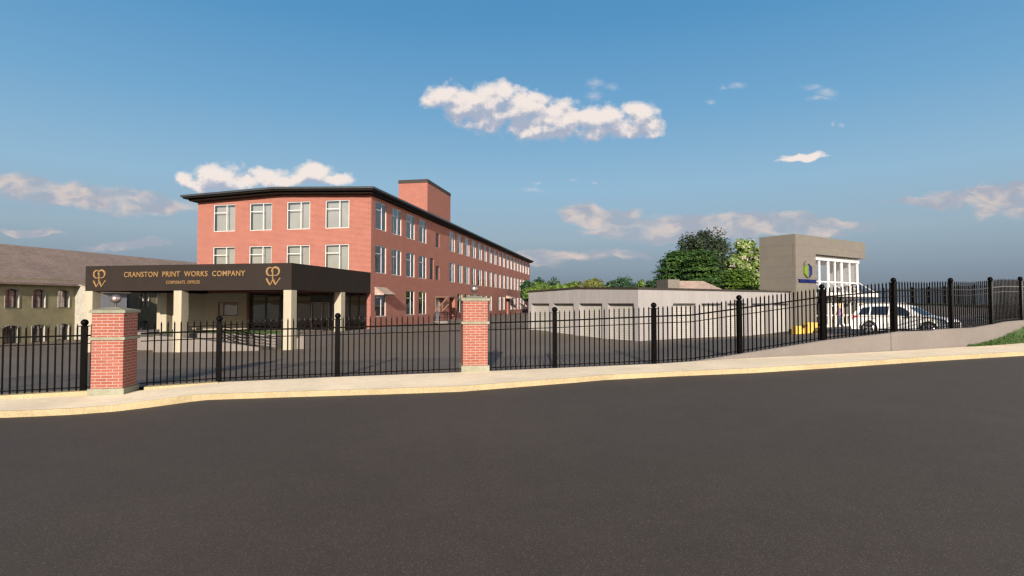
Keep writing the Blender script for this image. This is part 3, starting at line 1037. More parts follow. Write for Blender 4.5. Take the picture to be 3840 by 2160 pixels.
# ------------------------------------------------------------------ wall helper with openings
def holed_wall(b, u0, u1, z0, z1, holes, put, reveal=0.16, mi=0, rmi=0):
    """put(u, depth, z) -> 3D point; holes: (ua, ub, za, zb)"""
    us = sorted(set([u0, u1] + [h[0] for h in holes] + [h[1] for h in holes]))
    zs = sorted(set([z0, z1] + [h[2] for h in holes] + [h[3] for h in holes]))
    for ua, ub in zip(us[:-1], us[1:]):
        for za, zb in zip(zs[:-1], zs[1:]):
            um, zm = (ua + ub) / 2, (za + zb) / 2
            if any(h[0] < um < h[1] and h[2] < zm < h[3] for h in holes):
                continue
            b.face([put(ua, 0, za), put(ub, 0, za), put(ub, 0, zb), put(ua, 0, zb)], mi)
    for ua, ub, za, zb in holes:
        b.face([put(ua, 0, za), put(ua, reveal, za), put(ua, reveal, zb), put(ua, 0, zb)], rmi)
        b.face([put(ub, 0, za), put(ub, 0, zb), put(ub, reveal, zb), put(ub, reveal, za)], rmi)
        b.face([put(ua, 0, zb), put(ua, reveal, zb), put(ub, reveal, zb), put(ub, 0, zb)], rmi)
        b.face([put(ua, 0, za), put(ub, 0, za), put(ub, reveal, za), put(ua, reveal, za)], rmi)


def frame_mesh(wd, ht, bars, t=0.045, dep=0.07):
    b = MB()
    b.box(0, t, 0, dep, 0, ht); b.box(wd - t, wd, 0, dep, 0, ht)
    b.box(t, wd - t, 0, dep, 0, t); b.box(t, wd - t, 0, dep, ht - t, ht)
    for x0, x1, z0, z1 in bars:
        b.box(x0, x1, 0.005, dep - 0.005, z0, z1)
    return b


# ------------------------------------------------------------------ brick mill building
TH = R(11.4)
C0 = Vector((-10.60, 42.0, 0))
mill = thing('brick_building', 'long three storey red brick mill with rows of white windows and flat dark roof', 'building', C0, -TH)
L = 71.6
WX = -15.03
fw = [(-13.58, -11.62), (-10.32, -8.35), (-7.05, -5.07), (-3.78, -1.80)]
WH = 2.15
holesF = [(a, c, z, z + WH) for a, c in fw for z in (5.76, 2.37)] + [(-10.15, -0.30, -2.05, 0.87)]
cols1 = [0.73, 3.82, 6.90, 9.98]
cols2 = [19.17, 22.18, 25.18, 28.21, 31.21, 34.18, 37.15, 40.10, 43.04, 45.95, 48.87, 51.82, 54.70, 57.55, 60.40, 63.20, 66.10, 68.95]
CW = 2.05
holesS = []
winS = []
for t0 in cols1 + cols2:
    cw = CW if t0 < 34 else 1.88
    for z in (5.76, 2.37):
        winS.append((t0, z, cw))
g0 = [0.73, 6.90, 9.98] + [22.18, 25.18, 28.21, 31.21, 34.18, 37.15, 43.04, 45.95, 51.82, 54.70, 57.55, 60.40, 63.20, 66.10]
for t0 in g0:
    winS.append((t0, -1.0, CW if t0 < 34 else 1.88))
for t0, z, cw in winS:
    holesS.append((t0, t0 + cw, z, z + WH))
narrow = [(13.0, 14.1, 2.40, 4.50), (14.68, 15.85, 2.41, 3.83), (14.68, 15.85, 5.76, 7.2)]
holesS += narrow
DOOR1 = (14.62, 16.02, -1.72, 0.62)
ALC = (19.2, 21.25, -1.72, 0.67)
DOOR2 = (48.85, 50.6, -1.75, 0.95)
holesS += [DOOR1, ALC, DOOR2]
b = MB()
holed_wall(b, WX, 0, -3.6, 8.45, holesF, lambda u, dp, z: (u, dp, z))
b.build('front_wall', 'brick_b', mill)
b = MB()
holed_wall(b, 0, L, -3.6, 8.45, holesS, lambda u, dp, z: (-dp, u, z))
for (ua, ub, za, zb), dp in ((ALC, 0.95), (DOOR2, 0.9)):
    b.face([(-.16, ua, za), (-dp, ua, za), (-dp, ua, zb), (-.16, ua, zb)])
    b.face([(-.16, ub, za), (-.16, ub, zb), (-dp, ub, zb), (-dp, ub, za)])
    b.face([(-dp, ua, za), (-dp, ub, za), (-dp, ub, zb), (-dp, ua, zb)])
    b.face([(-.16, ua, zb), (-dp, ua, zb), (-dp, ub, zb), (-.16, ub, zb)])
b.build('side_wall', 'brick_b', mill)
b = MB()
b.face([(WX, 0, -3.6), (WX, L, -3.6), (WX, L, 8.45), (WX, 0, 8.45)])
b.face([(WX, L, -3.6), (0, L, -3.6), (0, L, 8.45), (WX, L, 8.45)])
b.build('rear_wall', 'brick_b', mill)
# low pitched roof with deep eaves
def gable(b, xl, xr, zl, zr, zm, y0, y1, th, xm=-7.47, mi=0):
    for (xa, za), (xb, zb) in (((xl, zl), (xm, zm)), ((xm, zm), (xr, zr))):
        b.prism([(xa, y0, za - th), (xb, y0, zb - th), (xb, y0, zb), (xa, y0, za)], (0, y1 - y0, 0), mi)
b = MB(); gable(b, -15.62, 0.72, 8.56, 8.59, 8.88, -1.2, L + 0.9, 0.15)
b.build('roof', 'roofmetal', mill)
b = MB()
gable(b, -15.50, 0.60, 8.40, 8.43, 8.72, -1.08, L + 0.8, 0.10)
gable(b, -15.25, 0.36, 8.30, 8.33, 8.62, -0.72, L + 0.6, 0.14)
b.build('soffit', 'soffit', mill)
# stair tower
ty = 17.0
b = MB(); b.box(-5.0, -1.75, ty, ty + 8.0, 8.3, 12.85)
o = b.build('stair_tower', 'brick_b', mill)
b = MB(); b.box(-5.03, -1.72, ty - 0.03, ty + 8.03, 12.85, 13.22)
b.build('tower_parapet', 'roofedge', o)
# rooms behind the glass
b = MB()
for z in (-2.05, 1.75, 5.15, 8.2):
    b.box(WX + .2, -.2, .2, L - .2, z - 0.12, z)
for z0, z1 in ((1.75, 5.03), (5.15, 8.08)):
    b.box(WX + .2, -5.2, 4.6, 4.7, z0, z1)
    b.box(-5.2, -5.1, 4.6, L - .2, z0, z1)
    for y in (4.65, 12.6, 17.2, 24.7, 33.7, 42.6, 51.4, 60.0):
        b.box(-5.1, -.2, y - .05, y + .05, z0, z1)
b.box(-4.2, -4.1, 3.0, L - .2, -2.05, 1.63)
for y in (5.9, 12.6, 17.2, 24.7, 33.7, 42.6, 51.4, 60.0):
    b.box(-4.1, -.2, y - .05, y + .05, -2.05, 1.63)
b.build('interior', 'room', mill)
b = MB()
for z0, z1 in ((1.76, 5.02), (5.16, 8.07)):
    b.box(WX + .2, -.9, .42, .46, z0, z1)
b.build('front_room_wall', 'greywall', mill)
b = MB()
b.box(-10.3, -.25, 2.6, 2.7, -2.05, 1.63)
b.build('lobby_wall', 'brick_b', mill)
# windows
def window_mesh(wd):
    xm = wd * 0.60
    fb = frame_mesh(wd, WH, [(xm - .028, xm + .028, .045, WH - .045), (.045, xm - .028, WH * 0.70 - .025, WH * 0.70 + .025)])
    fr = fb.build('window', 'white')
    pb = MB(); pb.face([(.03, .035, .03), (wd - .03, .035, .03), (wd - .03, .035, WH - .03), (.03, .035, WH - .03)])
    pn = pb.build('pane', 'glass')
    return fr, pn
protos = {}
def put_window(parent, loc, rz, wd):
    key = round(wd, 2)
    if key not in protos:
        protos[key] = window_mesh(wd)
    fr, pn = protos[key]
    o = inst(fr, parent, loc, rz)
    inst(pn, o)
for a, c in fw:
    for z in (5.76, 2.37):
        put_window(mill, (a, 0.05, z), 0, 1.96)
for t0, z, cw in winS:
    put_window(mill, (-0.05, t0, z), math.pi / 2, cw)
for v in protos.values():
    for o in v:
        bpy.data.objects.remove(o)
for ua, ub, za, zb in narrow:
    fb = frame_mesh(ub - ua, zb - za, [], 0.05)
    o = fb.build('slot_window', 'wood', mill); o.location = (-.06, ua, za); o.rotation_euler = (0, 0, math.pi / 2)
    pb = MB(); pb.face([(.03, .035, .03), (ub - ua - .03, .035, .03), (ub - ua - .03, .035, zb - za - .03), (.03, .035, zb - za - .03)])
    pb.build('pane', 'dglass', o)
# doors in the side wall
b = MB(); b.box(-.12, -.06, DOOR1[0], DOOR1[1], DOOR1[2], DOOR1[3])
o = b.build('door', 'stainless', mill)
b = MB(); b.box(-.06, -.02, 14.75, 14.83, -.75, -.60); b.build('handle', 'darkmetal', o)
b = MB(); b.box(-.98, -.90, 48.9, 50.5, -1.75, .9); b.build('door', 'darkmetal', mill)
# timber bracket hood over the door
b = MB()
b.box(0.0, 1.5, 14.45, 17.0, .62, .72)
for y in (14.6, 16.85):
    b.bar((0.02, y, -.75), (1.3, y, .62), .10, .12)
    b.box(0.003, .10, y - .06, y + .06, -.85, .62)
b.build('door_hood', 'wood', mill)
# window awnings
def awning(y0, y1, z1, z0, out):
    b = MB()
    b.prism([(0.003, y0, z1), (out, y0, z0), (out, y0, z0 - .06), (0.003, y0, z0 - .06)], (0, .04, 0))
    b.prism([(0.003, y1 - .04, z1), (out, y1 - .04, z0), (out, y1 - .04, z0 - .06), (0.003, y1 - .04, z0 - .06)], (0, .04, 0))
    b.prism([(0.003, y0 - .03, z1), (out + .03, y0 - .03, z0), (out + .03, y0 - .03, z0 + .05), (0.003, y0 - .03, z1 + .05)], (0, y1 - y0 + .06, 0))
    b.build('awning', 'shingle2', mill)
awning(.66, 2.75, 1.24, .72, .75)
awning(48.7, 52.0, 1.27, .92, .9)
# concrete step, rail and small porch further along
b = MB(); b.box(.02, 1.5, 14.0, 21.6, -2.6, -1.72)
b.build('doorstep', 'conc', mill)
b = MB()
for y in (14.3, 17.3):
    for z in (-1.35, -1.1, -.85):
        b.bar((.1, y, z), (1.4, y, z), .03, .03)
    b.box(1.36, 1.40, y - .02, y + .02, -1.72, -.85); b.box(.1, .14, y - .02, y + .02, -1.72, -.85)
b.build('step_railing', 'iron', mill)
b = MB()
b.prism([(0.0, 63.6, 1.0), (1.2, 63.6, .72), (1.2, 63.6, .80), (0, 63.6, 1.1)], (0, 6.2, 0))
b.build('porch_roof', 'shingle2', mill)
b = MB()
for y in (63.7, 69.7):
    b.box(1.1, 1.2, y - .05, y + .05, -2, .75)
b.box(1.12, 1.18, 63.75, 69.65, -2.0, -.55)
b.build('porch_screen', 'darkmetal', mill)

# storefront
sf = MB()
xsv = [-10.15, -8.83, -7.50, -6.2, -4.95, -3.32, -2.50, -1.72, -1.0, -.30]
for x in xsv:
    wd = .18 if x in (-3.32, -10.15) else .10
    sf.box(x - (0 if x == -10.15 else wd / 2), x + (wd if x == -10.15 else wd / 2), 0.02, .13, -2.05, .87)
for z in (.80, .56, .15, -1.28, -2.02):
    sf.box(-10.15, -.30, .035, .115, z - .035, z + .035)
sf.box(-4.9, -3.4, .03, .12, .12, .55)
front = sf.build('storefront', 'darkmetal', mill)
b = MB(); b.face([(-10.12, .075, -2.03), (-.32, .075, -2.03), (-.32, .075, .85), (-10.12, .075, .85)])
b.build('pane', 'dglass', front)
b = MB()
for x in (-4.86, -4.0, -3.42):
    b.box(x - .05, x + .05, .0, .02, -2.03, .10)
b.box(-4.86, -3.42, .0, .02, .04, .10)
b.build('entrance_door', 'steel', mill)
# cream sided wing left of the entrance
b = MB()
AX0, AX1 = -18.6, -10.33
AW = [(-17.36, -15.58, -.97, .11), (-12.93, -11.15, -.96, .11)]
holed_wall(b, AX0, AX1, -3.4, .82, AW, lambda u, dp, z: (u, -.14 + dp, z), .12)
b.face([(AX0, -.14, -3.4), (AX0, 8, -3.4), (AX0, 8, .82), (AX0, -.14, .82)])
b.face([(AX0, -.14, .82), (AX1, -.14, .82), (AX1, -.02, .82), (WX, -.02, .82), (WX, 8, .82), (AX0, 8, .82)])
b.build('sided_wing', 'cream', mill)
b = MB(); b.box(AX1, AX1 + .18, -.2, -.003, -2.05, .86)
b.build('corner_trim', 'wood', mill)
for ua, ub, za, zb in AW:
    fb = frame_mesh(ub - ua, zb - za, [(.42, .50, .06, zb - za - .06)], .06, .06)
    o = fb.build('wing_window', 'wood', mill); o.location = (ua, -.10, za)
    b = MB(); b.face([(.03, .03, .03), (ub - ua - .03, .03, .03), (ub - ua - .03, .03, zb - za - .03), (.03, .03, zb - za - .03)])
    b.build('pane', 'glass', o)
    b = MB(); b.box(ua - .3, ub + .3, .30 if ub < -14 else .3, .36, za - .3, zb + .3)
    b.build('blind', 'room', mill)

# ------------------------------------------------------------------ entrance canopy with sign
can = thing('entrance_canopy', 'dark brown flat entrance canopy on cream piers with gold company lettering', 'canopy', C0, -TH)
CY = -10.19
b = MB()
b.box(-14.21, 0, CY, CY + .25, .79, 2.34)
b.box(-.25, 0, CY + .25, -.03, .79, 2.34)
b.box(-14.21, -13.96, CY + .25, -.03, .79, 2.34)
b.build('fascia', 'sign', can)
b = MB()
b.box(-13.96, -.25, CY + .25, -.03, 1.0, 1.1)
b.box(-18.7, -13.97, -6.0, -.16, .86, 1.1)  # unseen rear-left extension added to keep the sun off the wing
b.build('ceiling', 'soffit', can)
b = MB(); b.box(-13.96, -.25, CY + .25, -.03, 2.05, 2.2)
b.build('deck', 'roofmetal', can)
for x0, x1, y0, y1 in ((-.5, -.004, CY + .004, CY + .55), (-7.81, -7.27, CY + .004, CY + .55), (-14.206, -13.66, CY + .004, CY + .55), (-.5, -.004, -4.45, -3.9), (-14.206, -13.66, -4.45, -3.9)):
    b = MB(); b.box(x0, x1, y0, y1, -3.3, .785)
    b.build('pier', 'cream', can)


def text_part(txt, x0, x1, z0, z1, y, depth, mat, parent, bold=0.02, name='lettering', spacing=1.0, wspace=1.0):
    cu = bpy.data.curves.new('txt', 'FONT')
    cu.body = txt
    cu.offset = bold
    cu.extrude = 0.05
    cu.resolution_u = 3
    cu.space_character = spacing
    cu.space_word = wspace
    to = bpy.data.objects.new('txt', cu)
    COL.objects.link(to)
    dg = bpy.context.evaluated_depsgraph_get()
    me = bpy.data.meshes.new_from_object(to.evaluated_get(dg))
    bpy.data.objects.remove(to)
    co = np.array([v.co[:] for v in me.vertices])
    lo, hi = co.min(0), co.max(0)
    out = np.empty_like(co)
    out[:, 0] = x0 + (co[:, 0] - lo[0]) / (hi[0] - lo[0]) * (x1 - x0)
    out[:, 2] = z0 + (co[:, 1] - lo[1]) / (hi[1] - lo[1]) * (z1 - z0)
    out[:, 1] = y - (co[:, 2] - lo[2]) / (hi[2] - lo[2]) * depth
    me.vertices.foreach_set('co', out.astype(np.float32).ravel())
    me.update()
    me.name = name
    me.materials.clear()
    me.materials.append(M[mat])
    box_uv(me)
    o = bpy.data.objects.new(name, me)
    COL.objects.link(o)
    o.parent = parent
    return o


text_part('CRANSTON  PRINT  WORKS  COMPANY', -11.33, -2.97, 1.62, 1.94, CY, .05, 'gold', can, 0.012, 'sign_lettering', 1.08)
text_part('CORPORATE  OFFICES', -8.33, -6.0, 1.19, 1.38, CY, .04, 'gold', can, 0.010, 'sign_lettering', 1.06)


def emblem(cx_, cz, wd, ht):
    """C and P sharing one stem over a W"""
    b = MB()
    def pt(u, v): return (cx_ + (u - .5) * wd, CY, cz + (v - .5) * ht)
    def arc(uc, vc, ru, rv, a0, a1, n=14):
        return [pt(uc + ru * math.cos(R(a0 + (a1 - a0) * i / n)), vc + rv * math.sin(R(a0 + (a1 - a0) * i / n))) for i in range(n + 1)]
    nrm = (0, -1, 0)
    d = .05
    c = arc(.30, .74, .26, .225, 60, 275)
    b.ribbon(c, [.03 + .085 * math.sin(math.pi * i / (len(c) - 1)) for i in range(len(c))], d, nrm)
    b.ribbon([pt(.30, .53), pt(.62, .53)], [.055, .055], d, nrm)
    p = arc(.66, .75, .27, .225, -95, 190)
    b.ribbon(p, [.035 + .08 * math.sin(math.pi * i / (len(p) - 1)) for i in range(len(p))], d, nrm)
    b.ribbon([pt(.46, .84), pt(.47, .30)], [.08, .065], d, nrm)
    b.ribbon([pt(.02, .365), pt(.28, .0)], [.10, .08], d, nrm)
    b.ribbon([pt(.28, .0), pt(.50, .30)], [.05, .06], d, nrm)
    b.ribbon([pt(.50, .32), pt(.68, .02)], [.10, .08], d, nrm)
    b.ribbon([pt(.68, .02), pt(.93, .32), pt(1.0, .37)], [.05, .055, .09], d, nrm)
    b.build('emblem', 'gold', can, fix=False)


emblem(-13.13, 1.565, .92, 1.06)
emblem(-1.15, 1.60, .90, 1.05)

# ------------------------------------------------------------------ entrance ramps, planter, railings (all in the mill's frame)
def mill_world(p):
    return Matrix.Translation(C0) @ Matrix.Rotation(-TH, 4, 'Z') @ Vector(p)
def frame_thing(name, label, cat, org, group=None):
    return thing(name, label, cat, mill_world(org), -TH, group)
def off(bm_, org):
    bm_.v = [(p[0] - org[0], p[1] - org[1], p[2] - org[2]) for p in bm_.v]
    return bm_
org = (-6, -10, -2.9)
t = frame_thing('ramp_wall', 'low concrete ramp wall sloping down to the right under the canopy front', 'wall', org)
b = MB()
b.prism([(-9.3, CY + .10, -3.3), (-2.05, CY + .10, -3.3), (-2.05, CY + .10, -2.53), (-6.6, CY + .10, -2.06), (-9.3, CY + .10, -1.92)], (0, .3, 0))
off(b, org).build('wall_section', 'conc', t)
b = MB()
b.prism([(-9.3, CY + .40, -3.3), (-2.05, CY + .40, -3.3), (-2.05, CY + .40, -2.66), (-6.6, CY + .40, -2.15), (-9.3, CY + .40, -2.0)], (0, 1.1, 0))
off(b, org).build('ramp_floor', 'conc', t)
org = (-5, -8.7, -2.6)
t = frame_thing('planter', 'raised concrete planter of grass beside the entrance ramp', 'planter', org)
b = MB()
for args in ((-8.2, -2.0, -8.69, -8.44, -3.2, -1.84), (-2.25, -2.0, -8.44, -4.6, -3.2, -1.84), (-8.2, -7.95, -8.44, -4.6, -3.2, -1.84), (-7.95, -2.25, -4.85, -4.6, -3.2, -1.84)):
    b.box(*args)
off(b, org).build('planter_wall', 'conc', t)
b = MB(); b.box(-7.95, -2.25, -8.44, -4.85, -3.0, -1.90)
o = off(b, org).build('soil', 'turf', t)
gb = MB()
for _ in range(5000):
    x, y = random.uniform(-7.9, -2.3), random.uniform(-8.4, -4.9)
    a = random.uniform(0, 6.28); h = random.uniform(.06, .16)
    t_ = Vector((math.cos(a), math.sin(a), 0)) * .014
    q = Vector((x, y, -1.91))
    gb.face([q - t_, q + t_, q + Vector((random.uniform(-.05, .05), random.uniform(-.05, .05), h))])
o = off(gb, org).build('grass', 'grass', t, fix=False)
o['kind'] = 'stuff'
org = (-6, -2.3, -2.1)
t = frame_thing('entrance_terrace', 'pale concrete entrance terrace in front of the glazed doors', 'terrace', org)
b = MB()
b.box(-18.4, .18, -4.55, -.16, -3.2, -2.07)
b.box(-10.2, .18, -.16, 2.6, -3.2, -2.06)
b.box(-14.0, -9.4, -8.5, -4.55, -3.3, -2.12)
off(b, org).build('slab', 'conc', t)
b = MB(); b.box(-13.4, -9.9, -5.2, -4.7, -2.12, -1.95)
o = off(b, org).build('grass_strip', 'turf', t)
org = (.3, 2, -2.2)
t = frame_thing('ramp_wall', 'long low concrete kerb wall along the foot of the brick side wall', 'wall', org)
b = MB()
b.prism([(.2, -9.62, -3.3), (.2, 14.0, -3.3), (.2, 14.0, -1.84), (.2, 2.0, -1.86), (.2, -9.62, -1.80)], (.28, 0, 0))
off(b, org).build('wall_section', 'conc', t)
b = MB()
b.prism([(.0, -9.62, -3.3), (.0, 14.0, -3.3), (.0, 14.0, -1.92), (.0, -9.62, -1.98)], (.197, 0, 0))
off(b, org).build('walk_strip', 'conc', t)


def railing(name, label, pts, h=0.9, bars=5):
    """pts: world points of the top rail"""
    base = Vector(pts[0]) - Vector((0, 0, h))
    t = thing(name, label, 'railing', base)
    b = MB()
    for p, q in zip(pts[:-1], pts[1:]):
        p, q = Vector(p), Vector(q)
        for k in range(bars):
            dz = Vector((0, 0, -h * k / (bars + .3)))
            wd = .045 if k == 0 else .026
            b.bar(p + dz, q + dz, wd, wd)
    b.build('rails', 'iron', t, world=True, fix=False)
    b = MB()
    for p, q in zip(pts[:-1], pts[1:]):
        p, q = Vector(p), Vector(q)
        nseg = max(1, int(round((q - p).length / 1.5)))
        for k in range(nseg + 1):
            r = p.lerp(q, k / nseg)
            b.box(r.x - .02, r.x + .02, r.y - .02, r.y + .02, r.z - h, r.z)
    b.build('uprights', 'iron', t, world=True, fix=False)


railing('ramp_railing', 'upper black ramp railing rising towards the glazed entrance', [at(704, 1226, 35.6), at(937, 1214, 36.2), at(1056, 1202, 36.6)])
railing('ramp_railing', 'lower black ramp railing sloping down to the right in front of the planter', [at(834, 1223, 33.9), at(955, 1257, 32.6)])
railing('ramp_railing', 'short black railing against the lit planter face at the foot of the ramp', [at(840, 1234, 33.4), at(1012, 1258, 32.9)], .95)
railing('step_railing', 'black handrail dropping beside the entrance steps right of the corner pier', [mill_world((-3.0, -.6, -1.1)), mill_world((-3.05, -2.4, -1.1)), mill_world((-3.9, -3.6, -1.75))], .85, 4)

# ------------------------------------------------------------------ green stucco building at the left
GO = Vector((-39.22, 43.0, 0))
gb_ = thing('green_building', 'olive green stucco building with arched windows and broad shingled roof', 'building', GO, -TH)
b = MB()
gy = [0.25 + 2.05 * k for k in range(-7, 12)]
gh = [(y, y + 1.05, z0, z1) for y in gy for z0, z1 in ((-.34, 1.19), (-3.12, -1.68))]
holed_wall(b, -15, 27, -3.6, 2.05, gh, lambda u, dp, z: (-dp, u, z), .42, 0, 1)
for ua, ub, za, zb in gh:
    um = (ua + ub) / 2
    rise = .13
    n_ = 8
    arcp = [(ua + (ub - ua) * i / n_, zb - rise * (2 * i / n_ - 1) ** 2) for i in range(n_ + 1)]
    for (y0, z0), (y1, z1) in zip(arcp[:-1], arcp[1:]):
        b.face([(-.0, y0, z0), (-.0, y1, z1), (-.0, y1, zb), (-.0, y0, zb)], 0)
        b.face([(0, y0, z0), (0, y1, z1), (-.42, y1, z1), (-.42, y0, z0)], 1)
b.face([(0, -15, -3.6), (-14, -15, -3.6), (-14, -15, 2.05), (-7, -15, 5.1), (0, -15, 2.05)])
b.face([(0, 27, -3.6), (-14, 27, -3.6), (-14, 27, 2.05), (-7, 27, 5.1), (0, 27, 2.05)])
b.face([(-14, -15, -3.6), (-14, 27, -3.6), (-14, 27, 2.05), (-14, -15, 2.05)])
b.build('wall', ['stucco', 'jamb'], gb_, fix=False)
b = MB()
sl = (5.29 - 1.95) / 7.0
b.prism([(.55, -15.5, 1.95 - .55 * sl), (-7, -15.5, 5.29), (-7, -15.5, 5.11), (.55, -15.5, 1.95 - .55 * sl - .18)], (0, 43.5, 0))
b.prism([(-14.55, -15.5, 1.95 - .55 * sl), (-7, -15.5, 5.29), (-7, -15.5, 5.11), (-14.55, -15.5, 1.95 - .55 * sl - .18)], (0, 43.5, 0))
b.build('roof', 'shingle', gb_)
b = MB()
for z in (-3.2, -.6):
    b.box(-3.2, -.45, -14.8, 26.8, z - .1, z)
b.box(-.50, -.44, -14.8, 26.8, -.5, 2.0); b.box(-1.1, -1.0, -14.8, 26.8, -3.2, -.7)  # thin sheet behind the upper panes: brick reflection painted in by its red colour
b.build('interior', simple('interior_reflection_red', (0.52, 0.25, 0.22), 0.8, 0.3, 0.8), gb_)
for i, (ua, ub, za, zb) in enumerate(gh):
    fb = MB()
    wd, ht = ub - ua, zb - za
    n_ = 8
    pts = [(0, 0, 0), (0, 0, ht - .13)] + [(wd * i_ / n_, 0, ht - .13 * (2 * i_ / n_ - 1) ** 2) for i_ in range(1, n_)] + [(wd, 0, ht - .13), (wd, 0, 0)]
    inner = [(max(.05, min(wd - .05, p[0])), 0, max(.05, p[2] - .05)) for p in pts]
    for k_ in range(len(pts)):
        k2 = (k_ + 1) % len(pts)
        fb.prism([pts[k_], pts[k2], inner[k2], inner[k_]], (0, .04, 0))
    fb.box(wd / 2 - .012, wd / 2 + .012, .0, .03, .05, ht - .05)
    for zz in (.33, .66):
        fb.box(.05, wd - .05, .003, .027, ht * zz - .01, ht * zz + .01)
    # pale surround standing a little proud of the stucco
    o = fb.build('arched_window', 'darkmetal', gb_, fix=False)
    o.location = (-.34, ua, za); o.rotation_euler = (0, 0, math.pi / 2)
    pb = MB(); pb.face([(p[0], .02, p[2]) for p in pts])
    pb.build('pane', 'glass', o, fix=False)
    sb = MB()
    for k_ in range(len(pts) - 1):
        p, q = Vector(pts[k_]), Vector(pts[k_ + 1])
        sb.bar(p + Vector((0, -.362, 0)), q + Vector((0, -.362, 0)), .030, .030, up=(0, 1, 0))
    sb.bar((0, -.362, 0), (wd, -.362, 0), .030, .030)
    sb.build('surround', 'jamb', o, fix=False)
# side porch
b = MB()
b.face([(0, 5.9, -3.6), (2.55, 5.9, -3.6), (2.55, 5.9, .97), (0, 5.9, 1.70)])
b.build('porch_front', 'jamb', gb_)
b = MB()
b.face([(2.55, 5.9, -3.6), (2.55, 8.6, -3.6), (2.55, 8.6, .97), (2.55, 5.9, .97)])
b.face([(0, 8.6, -3.6), (2.55, 8.6, -3.6), (2.55, 8.6, .97), (0, 8.6, 1.70)])
b.build('porch_side', 'bluegrey', gb_)
b = MB()
b.prism([(-.0, 5.75, 1.74), (2.8, 5.75, .94), (2.8, 5.75, 1.02), (0, 5.75, 1.82)], (0, 3.0, 0))
b.build('porch_roof', 'shingle2', gb_)

# ------------------------------------------------------------------ storage building with roll-up doors
RS = R(34.5)
S0 = Vector((7.11, 31.6, 0))
sto = thing('storage_building', 'low tan metal storage building with beige roll up doors on two sides', 'building', S0, RS)
fd = [(2.99, 5.11), (5.66, 7.74), (8.31, 10.42), (11.0, 13.1), (13.62, 15.62)]
ld = [(.32, 2.43), (2.90, 5.0), (5.53, 7.62), (8.06, 10.12)]
SX, SY = 16.0, 10.46
b = MB()
holed_wall(b, 0, SX, -3.0, .84, [(a, c, -2.4, .02) for a, c in fd], lambda u, dp, z: (u, dp, z), .32)
holed_wall(b, 0, SY, -3.0, .84, [(a, c, -2.4, .02) for a, c in ld], lambda u, dp, z: (dp, u, z), .32)
b.face([(0, SY, -3), (SX, SY, -3), (SX, SY, .84), (0, SY, .84)])
b.face([(SX, 0, -3), (SX, SY, -3), (SX, SY, .84), (SX, 0, .84)])
b.face([(0, 0, .84), (0, SY / 2, .97), (0, SY, .84)])
b.build('wall', 'tan', sto)
b = MB()
for (ya, za), (yb, zb) in (((-.06, .93), (SY / 2, 1.06)), ((SY / 2, 1.06), (SY + .06, .93))):
    b.prism([(-.06, ya, za - .12), (-.06, yb, zb - .12), (-.06, yb, zb), (-.06, ya, za)], (SX - .1, 0, 0))
b.build('roof', 'roofedge', sto)
def rolldoor(wd, ht):
    b = MB()
    n_ = 34
    prev = None
    for i in range(n_ + 1):
        z = ht * i / n_
        dpt = 0.0 if i % 2 == 0 else .014
        cur = ((0, dpt, z), (wd, dpt, z))
        if prev:
            b.face([prev[0], prev[1], cur[1], cur[0]])
        prev = cur
    b.box(0, wd, -.02, .03, 0, .06)
    return b
for a, c in fd:
    o = rolldoor(c - a, 2.36).build('roll_up_door', 'rollup', sto, fix=False); o.location = (a, .27, -2.38)
    b = MB(); b.box(.0, c - a, -.22, .05, 2.33, 2.39); b.build('door_header', 'darkmetal', o)
for a, c in ld:
    o = rolldoor(c - a, 2.36).build('roll_up_door', 'rollup', sto, fix=False); o.location = (.27, c, -2.38); o.rotation_euler = (0, 0, -math.pi / 2)
    b = MB(); b.box(.0, c - a, -.22, .05, 2.33, 2.39); b.build('door_header', 'darkmetal', o)

# ------------------------------------------------------------------ office tower
T0 = Vector((20.45, 40.3, 0))
tow = thing('office_tower', 'taupe two storey storage office with white glazed front and padlock sign', 'building', T0, RS)
b = MB()
b.box(0, 2.81, 0, 2.80, -2.6, 5.05)
b.box(2.81, 10.75, 0, .52, 3.72, 5.05)
b.box(2.81, 10.75, .52, 2.80, 3.72, 5.05)
tb = b.build('wall', 'tanpanel', tow)
b = MB()
for z in (4.28, 3.48, 2.70, 1.89, 1.08):
    b.box(-.004, .01, 0.02, 2.8, z - .006, z + .006)
    if z > 3.9: b.box(0.02, 10.74, -.004, .01, z - .006, z + .006)
    else: b.box(0.02, 2.8, -.004, .01, z - .006, z + .006)
for z0, z1 in ((3.5, 4.28), (2.75, 3.46), (1.92, 2.4)):
    b.box(-.006, .01, .19, .215, z0, z1)
b.build('panel_joint', 'joint', tow)
# glazed front
b = MB()
GX = [(2.83, 2.98), (4.36, 4.52), (5.68, 5.94), (6.80, 6.96), (7.82, 8.08), (9.20, 9.36), (10.50, 10.75)]
for x0, x1 in GX:
    b.box(x0, x1, .54, .68, -2.3, 3.70)
b.box(2.83, 10.75, .46, .76, 3.36, 3.70)
for z in (1.71, -.92):
    b.box(2.83, 10.75, .53, .69, z - .05, z + .05)
b.box(2.83, 10.75, .45, .77, .55, .86)
b.box(2.83, 6.0, .47, .75, -2.3, -1.62); b.box(7.2, 10.75, .47, .75, -2.3, -1.62)
for x in (3.7, 5.15, 8.7, 9.85):
    b.box(x - .04, x + .04, .55, .67, -1.6, -.9)
b.box(6.02, 6.12, .5, .7, -1.9, .5); b.box(7.12, 7.22, .5, .7, -1.9, .5); b.box(6.02, 7.22, .5, .7, -.22, -.10)
gf = b.build('glazing_frame', 'white', tow)
b = MB(); b.face([(2.85, .61, -1.7), (10.7, .61, -1.7), (10.7, .61, 3.5), (2.85, .61, 3.5)])
b.build('pane', 'tglass', gf)
b = MB()
